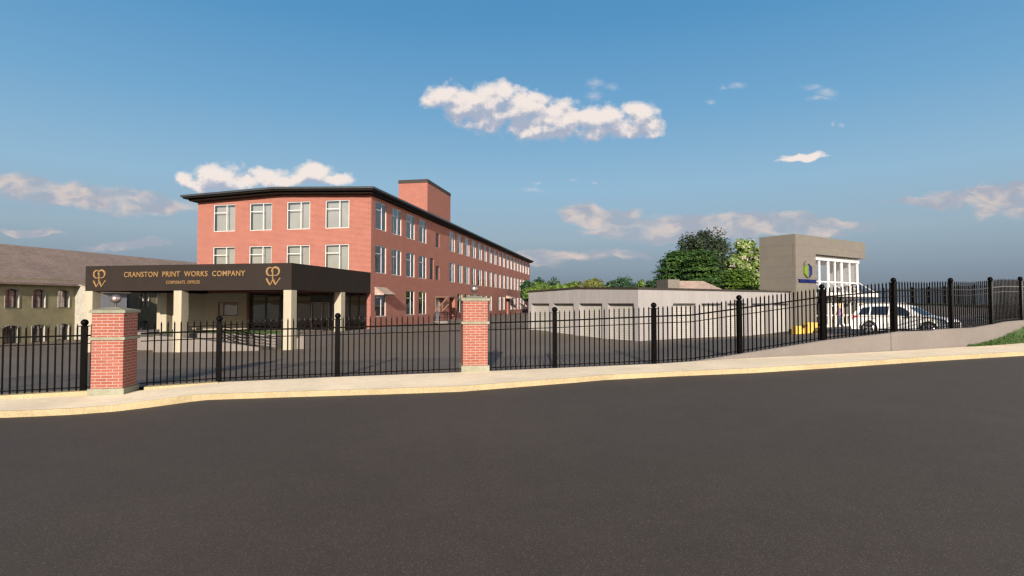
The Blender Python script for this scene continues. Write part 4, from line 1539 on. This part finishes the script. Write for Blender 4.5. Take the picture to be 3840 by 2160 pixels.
b.box(10.55, 10.75, .76, 2.8, -2.3, 3.70)
b.box(3.0, 10.55, 2.62, 2.78, 3.3, 3.7)
b.box(3.0, 10.55, 2.62, 2.78, .55, .86)
b.build('rear_frame', 'white', tow)
b = MB(); b.box(2.83, 10.55, .76, 2.6, .56, .70)
b.build('upper_floor', 'room', tow)
b = MB()
for x0, x1 in ((3.2, 4.9), (5.2, 6.6)):
    b.box(x0, x1, 2.2, 2.26, .72, 2.45)
b.build('green_shutter', 'green_in', tow)
b = MB(); b.box(2.85, 6.0, 2.35, 2.42, -2.2, .5); b.box(7.6, 10.5, 2.35, 2.42, -2.2, .5)
b.build('counter_wall', simple('brown_interior_wall', (0.14, 0.10, 0.065), 0.8, 0.2, 2), tow)
b = MB(); b.box(2.86, 10.70, -.95, .44, .55, .84)
cn = b.build('door_canopy', 'white', tow)
b = MB()
for x in (3.0, 5.75, 8.0, 10.62):
    b.bar((x, .48, 1.75), (x, -.88, .84), .05, .05)
b.build('tie_rod', 'white', tow, fix=False)
# padlock sign
def y_prism(poly, y0, y1, mat, name, par):
    b = MB(); b.prism([(x, y1, z) for x, z in poly], (0, y0 - y1, 0)); return b.build(name, mat, par)
sg = thing('padlock_sign', 'green and blue padlock emblem with navy lettering on the taupe tower', 'sign', T0 + Matrix.Rotation(RS, 3, 'Z') @ Vector((1.5, 0, 1.5)), RS)
o_ = (1.5, 0, 1.5)
def sp(poly): return [(x - o_[0], z - o_[2]) for x, z in poly]
y_prism(sp([(1.03, 2.72), (1.38, 2.86), (1.55, 2.76), (1.55, 1.90), (1.46, 1.90), (1.03, 2.18)]), -.12, -.005, 'lgreen', 'padlock_half', sg)
y_prism(sp([(1.57, 2.76), (1.72, 2.86), (2.05, 2.74), (2.05, 2.18), (1.70, 1.90), (1.57, 1.90)]), -.12, -.005, 'blue', 'padlock_half', sg)
y_prism(sp([(1.50, 2.38), (1.56, 2.44), (1.62, 2.38), (1.60, 2.30), (1.60, 2.02), (1.52, 2.02), (1.52, 2.30)]), -.13, -.12, 'darkmetal', 'keyhole', sg)
b = MB()
ap = [(1.54 + .36 * math.cos(R(a)) - o_[0], -.005, 2.84 + .22 * math.sin(R(a)) * (1.0) - o_[2]) for a in range(-10, 191, 10)]
b.ribbon(ap, [.24] * len(ap), .10, (0, -1, 0))
b.build('shackle', 'shackle', sg, fix=False)
text_part('TRUE STORAGE', .26 - o_[0], 2.74 - o_[0], 1.53 - o_[2], 1.79 - o_[2], -.003, .10, 'blue', sg, 0.035, 'sign_lettering', 0.98, 0.55)

# ------------------------------------------------------------------ small tan hut behind the storage roof
hp = at(2505, 1062, 57)
hut = thing('tan_hut', 'small tan building with pinkish tiled roof showing above the storage roof', 'building', (hp.x, hp.y, -1.5), R(8))
b = MB(); b.box(0, 1.25, 0, 3, -.6, 3.98); b.box(1.25, 5.9, .25, 4.6, -.6, 2.9)
b.build('wall', 'tanpanel', hut)
b = MB()
b.idx([(1.2, -.2, 2.86), (6.1, -.2, 2.86), (1.2, 1.9, 3.92), (4.75, 1.9, 3.92), (1.2, 4.8, 2.86), (6.1, 4.8, 2.86)], [(0, 1, 3, 2), (1, 5, 3), (2, 3, 5, 4), (0, 2, 4)])
b.build('roof', 'shingle2', hut)


# ------------------------------------------------------------------ trees
def leaves(b, c, sz, nrm=None, quad=True):
    v = nrm if nrm is not None else Vector((random.gauss(0, 1), random.gauss(0, 1), random.gauss(0, 1)))
    v = v.normalized()
    t = v.orthogonal().normalized()
    t = Matrix.Rotation(random.uniform(0, 6.28), 3, v) @ t
    s = v.cross(t)
    c = Vector(c)
    b.face([c - t * sz, c - s * sz * .55 + t * sz * .1, c + t * sz, c + s * sz * .55 + t * .1 * sz])


def trunk(b, h, r, lean=0.0, limbs=5, spread=2.0, z0=0.0):
    def cone(p, q, r0, r1, n=7):
        p, q = Vector(p), Vector(q)
        d = (q - p).normalized(); u = d.orthogonal().normalized(); v = d.cross(u)
        vs = []
        for P_, rr_ in ((p, r0), (q, r1)):
            for k in range(n):
                a = 6.283 * k / n
                vs.append(P_ + (u * math.cos(a) + v * math.sin(a)) * rr_)
        b.idx(vs, [(k, (k + 1) % n, n + (k + 1) % n, n + k) for k in range(n)])
    cone((0, 0, z0), (lean, 0, h * .5), r, r * .7)
    cone((lean, 0, h * .5), (lean * 1.4, 0, h * .92), r * .7, r * .2)
    for i in range(limbs):
        a = 6.283 * i / limbs + random.uniform(-.3, .3)
        z = h * random.uniform(.3, .6)
        cone((lean * .8, 0, z), (math.cos(a) * spread, math.sin(a) * spread, z + h * random.uniform(.15, .3)), r * .35, r * .08)


def tree(name, label, pos, h, rad, kind, mat, n, sz, group=None, cat='tree'):
    t = thing(name, label, cat, pos, random.uniform(0, 6))
    if group: t['group'] = group
    b = MB(); trunk(b, h * .9, max(.08, rad * .07), limbs=6, spread=rad * .55, z0=-0.3)
    b.build('trunk', 'bark', t, fix=False)
    b = MB()
    if kind == 'tier':                       # layered drooping sprays
        nt = int(n / 14)
        for i in range(nt):
            tiers = 12
            f = min(.995, (int(tiers * random.random() ** 0.9) + random.random() ** 2 * .55) / tiers)
            z = h * (.06 + .94 * f)
            rmax = rad * (1 - f ** 1.7) ** .75 * (0.9 + .12 * math.sin(f * 40)) + .15
            a = random.uniform(0, 6.283)
            r = rmax * math.sqrt(random.uniform(.30, 1.0))
            z -= .05 * h * (r / max(rmax, .1)) ** 2 * .8
            r *= 1 + .10 * math.sin(a * 5 + f * 9)
            c = Vector((math.cos(a) * r, math.sin(a) * r, z))
            o = Vector((math.cos(a), math.sin(a), 0))
            tg = Vector((-o.y, o.x, 0))
            for _ in range(14):
                q = c + o * random.gauss(0, sz * 1.5) + tg * random.gauss(0, sz * 2.6) + Vector((0, 0, random.gauss(0, sz * .30)))
                q.z -= .18 * max(0, (q - c).dot(o))
                leaves(b, q, sz * random.uniform(.5, 1.1), o * .6 + Vector((random.gauss(0, .35), random.gauss(0, .35), 1.0)))
    else:
        cl = []
        ncl = 80 if n > 6000 else 26
        for _ in range(ncl):
            while True:
                v = Vector((random.uniform(-1, 1), random.uniform(-1, 1), random.uniform(-1, 1)))
                if .25 < v.length < 1: break
            cl.append((Vector((v.x * rad * .88, v.y * rad * .88, h * .60 + v.z * h * .36)), rad * random.uniform(.22, .40)))
        for i in range(n):
            c, r = cl[i % ncl]
            v = Vector((random.gauss(0, 1), random.gauss(0, 1), random.gauss(0, .8))).normalized() * r * random.uniform(.45, 1.05)
            leaves(b, c + v, sz * random.uniform(.5, 1.15), v.normalized() + Vector((random.gauss(0, .5), random.gauss(0, .5), random.gauss(0, .5) + .4)))
        if kind == 'dense':
            pass
    o = b.build('crown', mat, t, fix=False)
    return t


M['leaf_dark'] = leafmat('leaf_dark', (0.010, 0.019, 0.008, 1), (0.027, 0.040, 0.015, 1))
M['leaf_conifer'] = leafmat('leaf_conifer', (0.014, 0.045, 0.010, 1), (0.052, 0.100, 0.020, 1))
M['leaf_yellow'] = leafmat('leaf_yellow', (0.030, 0.070, 0.008, 1), (0.085, 0.135, 0.018, 1))
M['leaf_lime'] = leafmat('leaf_lime', (0.07, 0.12, 0.022, 1), (0.16, 0.22, 0.055, 1), (0.36, 0.31, 0.29, 1), 0.12)
M['leaf_bush'] = leafmat('leaf_bush', (0.05, 0.10, 0.015, 1), (0.12, 0.17, 0.03, 1))
M['leaf_bush2'] = leafmat('leaf_bush2', (0.012, 0.04, 0.018, 1), (0.03, 0.065, 0.028, 1))
M['leaf_bush3'] = leafmat('leaf_bush3', (0.07, 0.08, 0.02, 1), (0.13, 0.14, 0.03, 1))


def tree_at(px, ytop, Y, rpx, *a, gz=-1.6, **kw):
    p = at(px, ytop, Y)
    return tree(a[0], a[1], (p.x, p.y, gz), p.z - gz, rpx * Y / F, *a[2:], **kw)


tree_at(2545, 930, 76, 128, 'conifer_tree', 'broad dark green layered conifer, leftmost of the big trees behind the storage roof', 'tier', 'leaf_conifer', 18000, .26)
tree_at(2632, 925, 70, 92, 'conifer_tree', 'dark green layered conifer standing in front of the tall dark tree', 'tier', 'leaf_conifer', 15000, .24)
tree_at(2640, 857, 92, 104, 'broadleaf_tree', 'tallest tree, dark olive and twiggy, rising behind the layered conifers', 'dense', 'leaf_dark', 22000, .22)
tree_at(2805, 893, 72, 78, 'flowering_tree', 'bright lime tree with pinkish blossom close beside the taupe tower', 'dense', 'leaf_lime', 11000, .32)
tree_at(2768, 1002, 60, 84, 'conifer_tree', 'low yellow green layered conifer in front of the blossom tree', 'tier', 'leaf_yellow', 12000, .22)
row = [(2005, 1052, 92, 42, 'leaf_bush2', 'dark green bush tree next to the far end of the brick mill'), (2030, 1070, 84, 55, 'leaf_bush', 'bright green bushy tree, leftmost of the distant row'), (2060, 1050, 96, 40, 'leaf_bush2', 'dark tufted tree behind the leftmost bright green bush'),
       (2092, 1064, 86, 50, 'leaf_bush', 'second bright green bush tree in the distant row'), (2140, 1062, 88, 46, 'leaf_bush', 'bright green bush tree above the storage roof ridge'), (2190, 1056, 88, 44, 'leaf_bush3', 'olive yellow bush tree in the middle of the distant row'), (2228, 1046, 90, 42, 'leaf_bush3', 'taller yellowish tree in the middle of the distant row'),
       (2258, 1052, 96, 34, 'leaf_bush2', 'narrow dark tree right of the taller yellowish one'), (2308, 1045, 98, 44, 'leaf_bush2', 'dark blue green tree, one of a pair right of the gap'), (2350, 1047, 98, 48, 'leaf_bush2', 'dark blue green tree left of the pale bush'), (2400, 1055, 92, 38, 'leaf_bush', 'paler green bush tree near the right end of the row'), (2440, 1062, 96, 34, 'leaf_bush2', 'small dark tree at the right end of the distant row')]
for px, yt, Y, rp, mt, lb in row:
    tree_at(px, yt - 5, Y, rp * 1.3, 'bush_tree', lb, 'dense', mt, 2300, .30, group='distant row of trees above the storage roof')


# ------------------------------------------------------------------ yellow boxes by the storage office
def carton(name, label, px, py, Y, wd, dp, ht, rz, flaps=(), sidemat=None):
    p = at(px, py, Y)
    z = lotz(p.x, p.y)
    t = thing(name, label, 'box', (p.x, p.y, z), rz, 'yellow moving boxes beside the taupe tower')
    b = MB()
    b.box(-wd / 2, wd / 2, -dp / 2, dp / 2, -.02, ht)
    o = b.build('carton_body', 'yellow', t)
    md = o.modifiers.new('bevel', 'BEVEL'); md.width = .012; md.segments = 2
    for (x0, z0, x1, z1, mt) in flaps:
        b = MB(); b.prism([(x0, -dp / 2, z0), (x1, -dp / 2, z1), (x1, -dp / 2, z1 + .025), (x0, -dp / 2, z0 + .025)], (0, dp, 0))
        b.build('flap', mt, t)
    if sidemat:
        b = MB(); b.box(-wd / 2 - .62, -wd / 2 - .02, -dp / 2 + .1, dp / 2, -.02, ht * .66)
        b.build('side_panel', sidemat, t)
    return t


carton('moving_box', 'low wide yellow box with a dark green side piece, leftmost by the tower', 2993.5, 1250, 35.6, .60, .5, .52, R(6), (), None)
p = at(2970, 1250, 35.9)
carton('moving_box', 'small dark green box left of the low yellow box', 2969, 1250, 36.0, .17, .4, .33, R(6))
bpy.data.objects[-1] if False else None
carton('moving_box', 'tallest yellow box standing upright, flap hanging out to its left', 3032, 1250, 35.3, .42, .42, .69, R(14), [(-.21, .50, -.36, .38, 'wood')])
carton('moving_box', 'yellow box half hidden behind the tallest one with a flap sloping right', 3050, 1246, 36.6, .36, .45, .58, R(20), [(.18, .56, .48, .34, 'yellow')])
for o in COL.objects:
    if o.get('label', '').startswith('small dark green box'):
        for c in o.children: c.data.materials.clear(); c.data.materials.append(M['olivedark'])
    if o.get('label', '').startswith('low wide yellow box'):
        o['label'] = 'low wide yellow box beside the small dark green one'


# ------------------------------------------------------------------ white car
def make_car(loc, rz):
    t = thing('parked_car', 'white estate style off road car parked behind the right fence', 'car', loc, rz)
    Lc = 4.62   # built full length, then fitted
    def arch(xc, r=.43, zc=.37, n=12):
        return [(xc + r * math.cos(R(180 - 180 * i / n)), zc + r * math.sin(R(180 - 180 * i / n))) for i in range(n + 1)]
    X1, X2 = .93, 3.72
    low = [(0.06, .30), (.02, .42), (0.0, .62), (.03, .92), (.10, 1.06), (.30, 1.10), (3.25, 1.06), (3.55, 1.03), (4.2, .94), (4.45, .86), (4.56, .74), (4.61, .58), (4.60, .40), (4.52, .27)]
    out = low + [(X2 + .43, .27)] + list(reversed(arch(X2))) + [(X2 - .43, .25), (X1 + .43, .25)] + list(reversed(arch(X1))) + [(X1 - .43, .30)]
    b = MB()
    layers = [(-.80, .07), (-.885, .025), (-.915, 0.0), (-.90, 0.0)]
    cx_, cz_ = 2.3, .66
    def ring(y, ins):
        return [(cx_ + (x - cx_) * (1 - ins * .45), y, cz_ + (z - cz_) * (1 - ins)) for x, z in out]
    ys = [(-.80, .10), (-.88, .03), (-.915, 0), (.915, 0), (.88, .03), (.80, .10)]
    rings = [ring(y, i) for y, i in ys]
    nn = len(out)
    for r0, r1 in zip(rings[:-1], rings[1:]):
        for k in range(nn):
            b.face([r0[k], r0[(k + 1) % nn], r1[(k + 1) % nn], r1[k]])
    b.face(rings[0]); b.face(rings[-1])
    # greenhouse
    bx = [(.12, 1.04), (3.42, 1.02)]
    base = [(.08, 1.02), (.34, 1.52), (.55, 1.625), (1.2, 1.665), (2.0, 1.66), (2.45, 1.60), (2.75, 1.50), (3.50, 1.02)]
    def gy_(z): return .885 - .245 * max(0, (z - 1.02) / .645) ** 1.15
    for (x0, z0), (x1, z1) in zip(base[:-1], base[1:]):
        for s in (-1, 1):
            b.face([(x0, s * gy_(z0), z0), (x1, s * gy_(z1), z1), (x1, s * .86, 1.0), (x0, s * .86, 1.0)])
        b.face([(x0, -gy_(z0), z0), (x0, gy_(z0), z0), (x1, gy_(z1), z1), (x1, -gy_(z1), z1)])
    body = b.build('body', 'carpaint', t)
    # side glass
    def gpt(x, z, s, o=.012): return (x, s * (gy_(z) + o - .006), z)
    for s in (-1, 1):
        for poly in ([(.40, 1.10), (.93, 1.10), (.93, 1.50), (.56, 1.46)], [(1.02, 1.10), (1.86, 1.09), (1.86, 1.54), (1.02, 1.52)], [(1.98, 1.09), (3.06, 1.07), (2.62, 1.42), (2.42, 1.51), (1.98, 1.545)]):
            b = MB()
            # follow the curve in two bands
            zs_ = sorted(set(p[1] for p in poly))
            b.face([gpt(x, z, s) for x, z in poly])
            b.build('side_window', 'carglass', t, fix=False)
    b = MB()
    ws = [(2.80, 1.47), (3.40, 1.09)]
    b.face([(2.80, -.60, 1.485), (2.80, .60, 1.485), (3.44, .76, 1.075), (3.44, -.76, 1.075)])
    b.build('windscreen', 'carglass', t)
    b = MB(); b.face([(.13, -.62, 1.14), (.13, .62, 1.14), (.315, .56, 1.49), (.315, -.56, 1.49)])
    b.build('rear_window', 'carglass', t)
    # lights, grille, trims
    for s in (-1, 1):
        b = MB(); b.prism([(-.012, s * .70, .78), (-.012, s * .70, 1.04), (.10, s * .925, 1.04), (.42, s * .925, 1.03), (.22, s * .925, .90), (.02, s * .925, .78)], (0, -s * .03, 0))
        b.build('tail_light', 'red', t)
        b = MB(); b.prism([(.05, s * .928, .86), (.22, s * .928, .90), (.26, s * .928, .925), (.05, s * .928, .905)], (0, -s * .02, 0))
        b.build('tail_light_lens', 'clear', t)
        b = MB(); b.prism([(4.40, s * .60, .80), (4.50, s * .82, .66), (4.15, s * .91, .78), (4.25, s * .80, .90)], (0.04, 0, .03))
        b.build('headlight', 'clear', t)
        b = MB()
        b.prism([(2.95, s * .90, 1.04), (3.10, s * .90, 1.04), (3.08, s * .90, 1.20), (2.97, s * .90, 1.20)], (0, s * .22, 0))
        o = b.build('wing_mirror', 'carpaint', t)
        for x in (1.15, 2.15):
            b = MB(); b.box(x, x + .2, s * .925 - .02, s * .925 + .02, .93, .97)
            b.build('door_handle', 'carpaint', t)
        b = MB(); b.bar((.60, s * .60, 1.70), (2.2, s * .62, 1.715), .04, .05)
        for x in (.62, 1.4, 2.18): b.box(x - .03, x + .03, s * .6 - .02, s * .6 + .03, 1.62, 1.71)
        b.build('roof_rail', 'alloy', t)
        b = MB()
        for x in (.99, 1.92): b.box(x - .006, x + .006, s * .918 - .003, s * .918 + .003, .34, 1.04)
        b.box(1.4, 3.3, s * .905 - .012, s * .905 + .03, .30, .37)
        b.build('door_seam', 'darkmetal', t)
    b = MB()
    for z in (.50, .60, .70): b.box(4.585, 4.63, -.42, .42, z - .025, z + .025)
    b.box(4.57, 4.62, -.48, .48, .44, .76)
    b.build('grille', 'darkmetal', t)
    b = MB()
    for z in (.55, .65): b.box(4.625, 4.64, -.42, .42, z - .018, z + .018)
    b.build('grille_bar', 'alloy', t)
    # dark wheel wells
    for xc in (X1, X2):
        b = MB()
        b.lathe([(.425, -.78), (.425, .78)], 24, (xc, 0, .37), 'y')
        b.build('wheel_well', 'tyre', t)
        for s in (-1, 1):
            b = MB()
            b.lathe([(.20, -.11), (.34, -.115), (.372, -.08), (.372, .08), (.34, .115), (.20, .11)], 28, (0, 0, 0), 'y')
            wh = b.build('wheel', 'tyre', t, smooth=False)
            wh.location = (xc, s * .815, .37)
            b = MB()
            b.lathe([(.245, -.012), (.27, .012), (.27, -.03), (.245, -.05)], 28, (0, s * .112, 0), 'y', cap=False)
            b.lathe([(.06, -.02), (.05, .02)], 14, (0, s * .115, 0), 'y')
            for k in range(5):
                for dd in (-.12, .12):
                    a = 6.283 * k / 5 + .3
                    p = Vector((math.cos(a + dd * .5) * .04, s * .115, math.sin(a + dd * .5) * .04)); q = Vector((math.cos(a + dd) * .255, s * .115, math.sin(a + dd) * .255))
                    b.bar(p, q, .022, .03, up=(0, 1, 0))
            b.build('rim', 'alloy', wh)
    return t


hd = Vector((2.75, -3.75, 0)).normalized()
rear = Vector((19.25, 31.2, 0))
car_z = lotz(20.2, 29.2)
car = make_car((rear.x, rear.y, car_z), math.atan2(hd.y, hd.x))
car.scale = (.96, .98, 1.0)


# ------------------------------------------------------------------ walking woman
def skinned(name, pts, edges, mat, parent, sub=2, root=0):
    me = bpy.data.meshes.new(name)
    me.from_pydata([p[:3] for p in pts], edges, [])
    o = bpy.data.objects.new(name, me)
    COL.objects.link(o)
    o.modifiers.new('skin', 'SKIN').use_smooth_shade = True
    for i, p in enumerate(pts):
        r = p[3]
        sv = me.skin_vertices[0].data[i]
        sv.radius = (r, r) if not isinstance(r, tuple) else r
        sv.use_root = (i == root)
    sm = o.modifiers.new('sub', 'SUBSURF'); sm.levels = sub; sm.render_levels = sub
    dg = bpy.context.evaluated_depsgraph_get()
    m2 = bpy.data.meshes.new_from_object(o.evaluated_get(dg))
    m2.name = name
    m2.materials.clear(); m2.materials.append(M[mat])
    bpy.data.objects.remove(o)
    m2.polygons.foreach_set('use_smooth', [True] * len(m2.polygons))
    o = bpy.data.objects.new(name, m2)
    COL.objects.link(o)
    if parent: o.parent = parent
    return o


def join_meshes(objs, name, parent):
    """several evaluated meshes into one object"""
    bm = bmesh.new()
    mats = []
    for o in objs:
        me = o.data
        idx = len(mats)
        mats.append(me.materials[0])
        n0 = len(bm.faces)
        bm.from_mesh(me)
        bm.faces.ensure_lookup_table()
        for f in bm.faces[n0:]:
            f.material_index = idx
            f.smooth = True
    me = bpy.data.meshes.new(name)
    bm.to_mesh(me); bm.free()
    for m in mats: me.materials.append(m)
    for o in objs: bpy.data.objects.remove(o)
    o = bpy.data.objects.new(name, me)
    COL.objects.link(o); o.parent = parent
    return o


pp = at(3151, 1243, 32.7)
wz = lotz(pp.x, pp.y)
wom = thing('person', 'blonde walking woman in lilac vest and pale jeans in front of the glazed office', 'person', (pp.x, pp.y, wz), R(172))
# local frame: +x is the walking direction, +y her left
J = [
    (0.0, 0, .90, .125),        # 0 pelvis
    (0.01, 0, 1.04, .105),      # 1 waist
    (0.0, 0, 1.22, .125),       # 2 chest
    (-.01, 0, 1.36, .095),      # 3 upper chest
    (0.0, 0, 1.43, .050),       # 4 neck
    (.025, 0, 1.50, .062),      # 5 jaw
    (.015, 0, 1.58, .088),      # 6 skull
    (.01, 0, 1.645, .060),      # 7 crown
    (0, .15, 1.36, .050), (-.06, .20, 1.12, .038), (-.02, .21, .90, .027), (0.0, .215, .83, .024),      # 8-11 left arm swung back
    (0, -.15, 1.36, .050), (.07, -.20, 1.13, .038), (.17, -.20, .93, .027), (.20, -.20, .865, .024),    # 12-15 right arm forward
    (0.02, .085, .86, .098), (.14, .09, .49, .060), (.20, .09, .12, .040),                                # 16-18 left leg forward
    (-.01, -.085, .86, .098), (-.06, -.09, .48, .060), (-.30, -.09, .17, .040),                           # 19-21 right leg back
    (.21, .09, .05, .038), (.33, .09, .03, .030),                                                        # 22,23 left foot
    (-.31, -.09, .09, .038), (-.21, -.09, .025, .030),                                                    # 24,25 right foot
]
E_ = [(0, 1), (1, 2), (2, 3), (3, 4), (4, 5), (5, 6), (6, 7), (3, 8), (8, 9), (9, 10), (10, 11), (3, 12), (12, 13), (13, 14), (14, 15), (0, 16), (16, 17), (17, 18), (0, 19), (19, 20), (20, 21), (18, 22), (22, 23), (21, 24), (24, 25)]
parts = [skinned('body', J, E_, 'skin', None)]


def hand(wrist, d, side):
    """palm, four curled fingers and a thumb"""
    w0 = Vector(wrist); d = Vector(d).normalized()
    fwd = Vector((1, 0, 0)); fwd = (fwd - d * fwd.dot(d)).normalized()
    out = []
    out.append(skinned('palm', [tuple(w0) + (.022,), tuple(w0 + d * .05) + ((.030, .016),), tuple(w0 + d * .085) + ((.032, .015),)], [(0, 1), (1, 2)], 'skin', None, 1))
    for i, ln in enumerate((.066, .076, .071, .055)):
        b0 = w0 + d * .075 + fwd * (.027 - .018 * i)
        cv = Vector((0, -side, 0)) * .35
        m_ = b0 + (d + cv * .4).normalized() * ln * .5
        e = m_ + (d + cv * 1.1).normalized() * ln * .5
        out.append(skinned('f', [tuple(b0) + (.010,), tuple(m_) + (.009,), tuple(e) + (.0075,)], [(0, 1), (1, 2)], 'skin', None, 1))
    b0 = w0 + d * .03 + fwd * .02
    out.append(skinned('f', [tuple(b0) + (.011,), tuple(b0 + (d * .6 + fwd * .8).normalized() * .035) + (.010,), tuple(b0 + (d * .6 + fwd * .8).normalized() * .035 + d * .03) + (.008,)], [(0, 1), (1, 2)], 'skin', None, 1))
    return out


parts += hand(J[11][:3], (.15, .03, -1), 1)
parts += hand(J[15][:3], (.35, -.02, -1), -1)
# nose and ears
parts.append(skinned('nose', [(.085, 0, 1.565, .010), (.108, 0, 1.540, .013)], [(0, 1)], 'skin', None, 1))
for s in (-1, 1):
    parts.append(skinned('ear', [(.0, s * .082, 1.575, .014), (-.005, s * .088, 1.545, .011)], [(0, 1)], 'skin', None, 1))
BODY = join_meshes(parts, 'body', wom)
fe = []
for s in (-1, 1):
    fe.append(skinned('eye', [(.090, s * .030, 1.575, .007), (.088, s * .042, 1.575, .006)], [(0, 1)], 'lip', None, 1))
fe.append(skinned('mouth', [(.088, -.020, 1.512, .006), (.092, .0, 1.512, .007), (.088, .020, 1.512, .006)], [(0, 1), (1, 2)], 'lip', None, 1))
join_meshes(fe, 'face_features', wom)
skinned('hair', [(.02, 0, 1.665, .075), (-.03, 0, 1.63, .100), (-.055, 0, 1.56, .095), (-.06, 0, 1.49, .070), (.02, .075, 1.60, .035), (.0, .082, 1.52, .032), (.02, -.075, 1.60, .035), (.0, -.082, 1.52, .032)], [(0, 1), (1, 2), (2, 3), (1, 4), (4, 5), (1, 6), (6, 7)], 'hair', wom)
def garment(name, src, z0, z1, grow, mat, yw=None):
    """cloth cut from the figure's own surface between two heights, then let out a little"""
    bm = bmesh.new()
    bm.from_mesh(src.data)
    for z in (z0, z1):
        bmesh.ops.bisect_plane(bm, geom=bm.verts[:] + bm.edges[:] + bm.faces[:], plane_co=(0, 0, z), plane_no=(0, 0, 1))
    if yw:
        for s_ in (-1, 1):
            bmesh.ops.bisect_plane(bm, geom=bm.verts[:] + bm.edges[:] + bm.faces[:], plane_co=(0, s_ * yw, 0), plane_no=(0, 1, 0))
        bmesh.ops.delete(bm, geom=[f for f in bm.faces if abs(f.calc_center_median().y) > yw], context='FACES')
    bmesh.ops.delete(bm, geom=[f for f in bm.faces if not z0 < f.calc_center_median().z < z1], context='FACES')
    bm.verts.index_update()
    seen, best = set(), []
    for v in bm.verts:
        if v.index in seen or not v.link_faces: continue
        st, isl = [v], []
        seen.add(v.index)
        while st:
            u = st.pop(); isl.append(u)
            for e in u.link_edges:
                q = e.other_vert(u)
                if q.index not in seen:
                    seen.add(q.index); st.append(q)
        if len(isl) > len(best): best = isl
    keep = set(best)
    bmesh.ops.delete(bm, geom=[v for v in bm.verts if v not in keep], context='VERTS')
    bm.normal_update()
    for v in bm.verts: v.co += v.normal * grow
    for f in bm.faces: f.smooth = True; f.material_index = 0
    me = bpy.data.meshes.new(name)
    bm.to_mesh(me); bm.free()
    me.materials.append(M[mat])
    o = bpy.data.objects.new(name, me)
    COL.objects.link(o); o.parent = wom
    return o


garment('vest', BODY, 1.00, 1.335, .010, 'top', .124)
garment('jeans', BODY, .10, .965, .013, 'jean')
b = MB()
for s_ in (-1, 1):
    b.bar((.10, s_ * .07, 1.31), (.055, s_ * .075, 1.42), .022, .012); b.bar((.055, s_ * .075, 1.42), (-.06, s_ * .07, 1.40), .022, .012); b.bar((-.06, s_ * .07, 1.40), (-.11, s_ * .07, 1.31), .022, .012)
b.build('vest_strap', 'top', wom, fix=False)
garment('belt', BODY, .945, .975, .019, 'shoe')
skinned('shoe', [(.17, .09, .045, .042), (.24, .09, .04, .044), (.345, .09, .028, .032)], [(0, 1), (1, 2)], 'shoe', wom)
skinned('shoe', [(-.335, -.09, .115, .040), (-.29, -.09, .06, .042), (-.205, -.09, .028, .032)], [(0, 1), (1, 2)], 'shoe', wom)
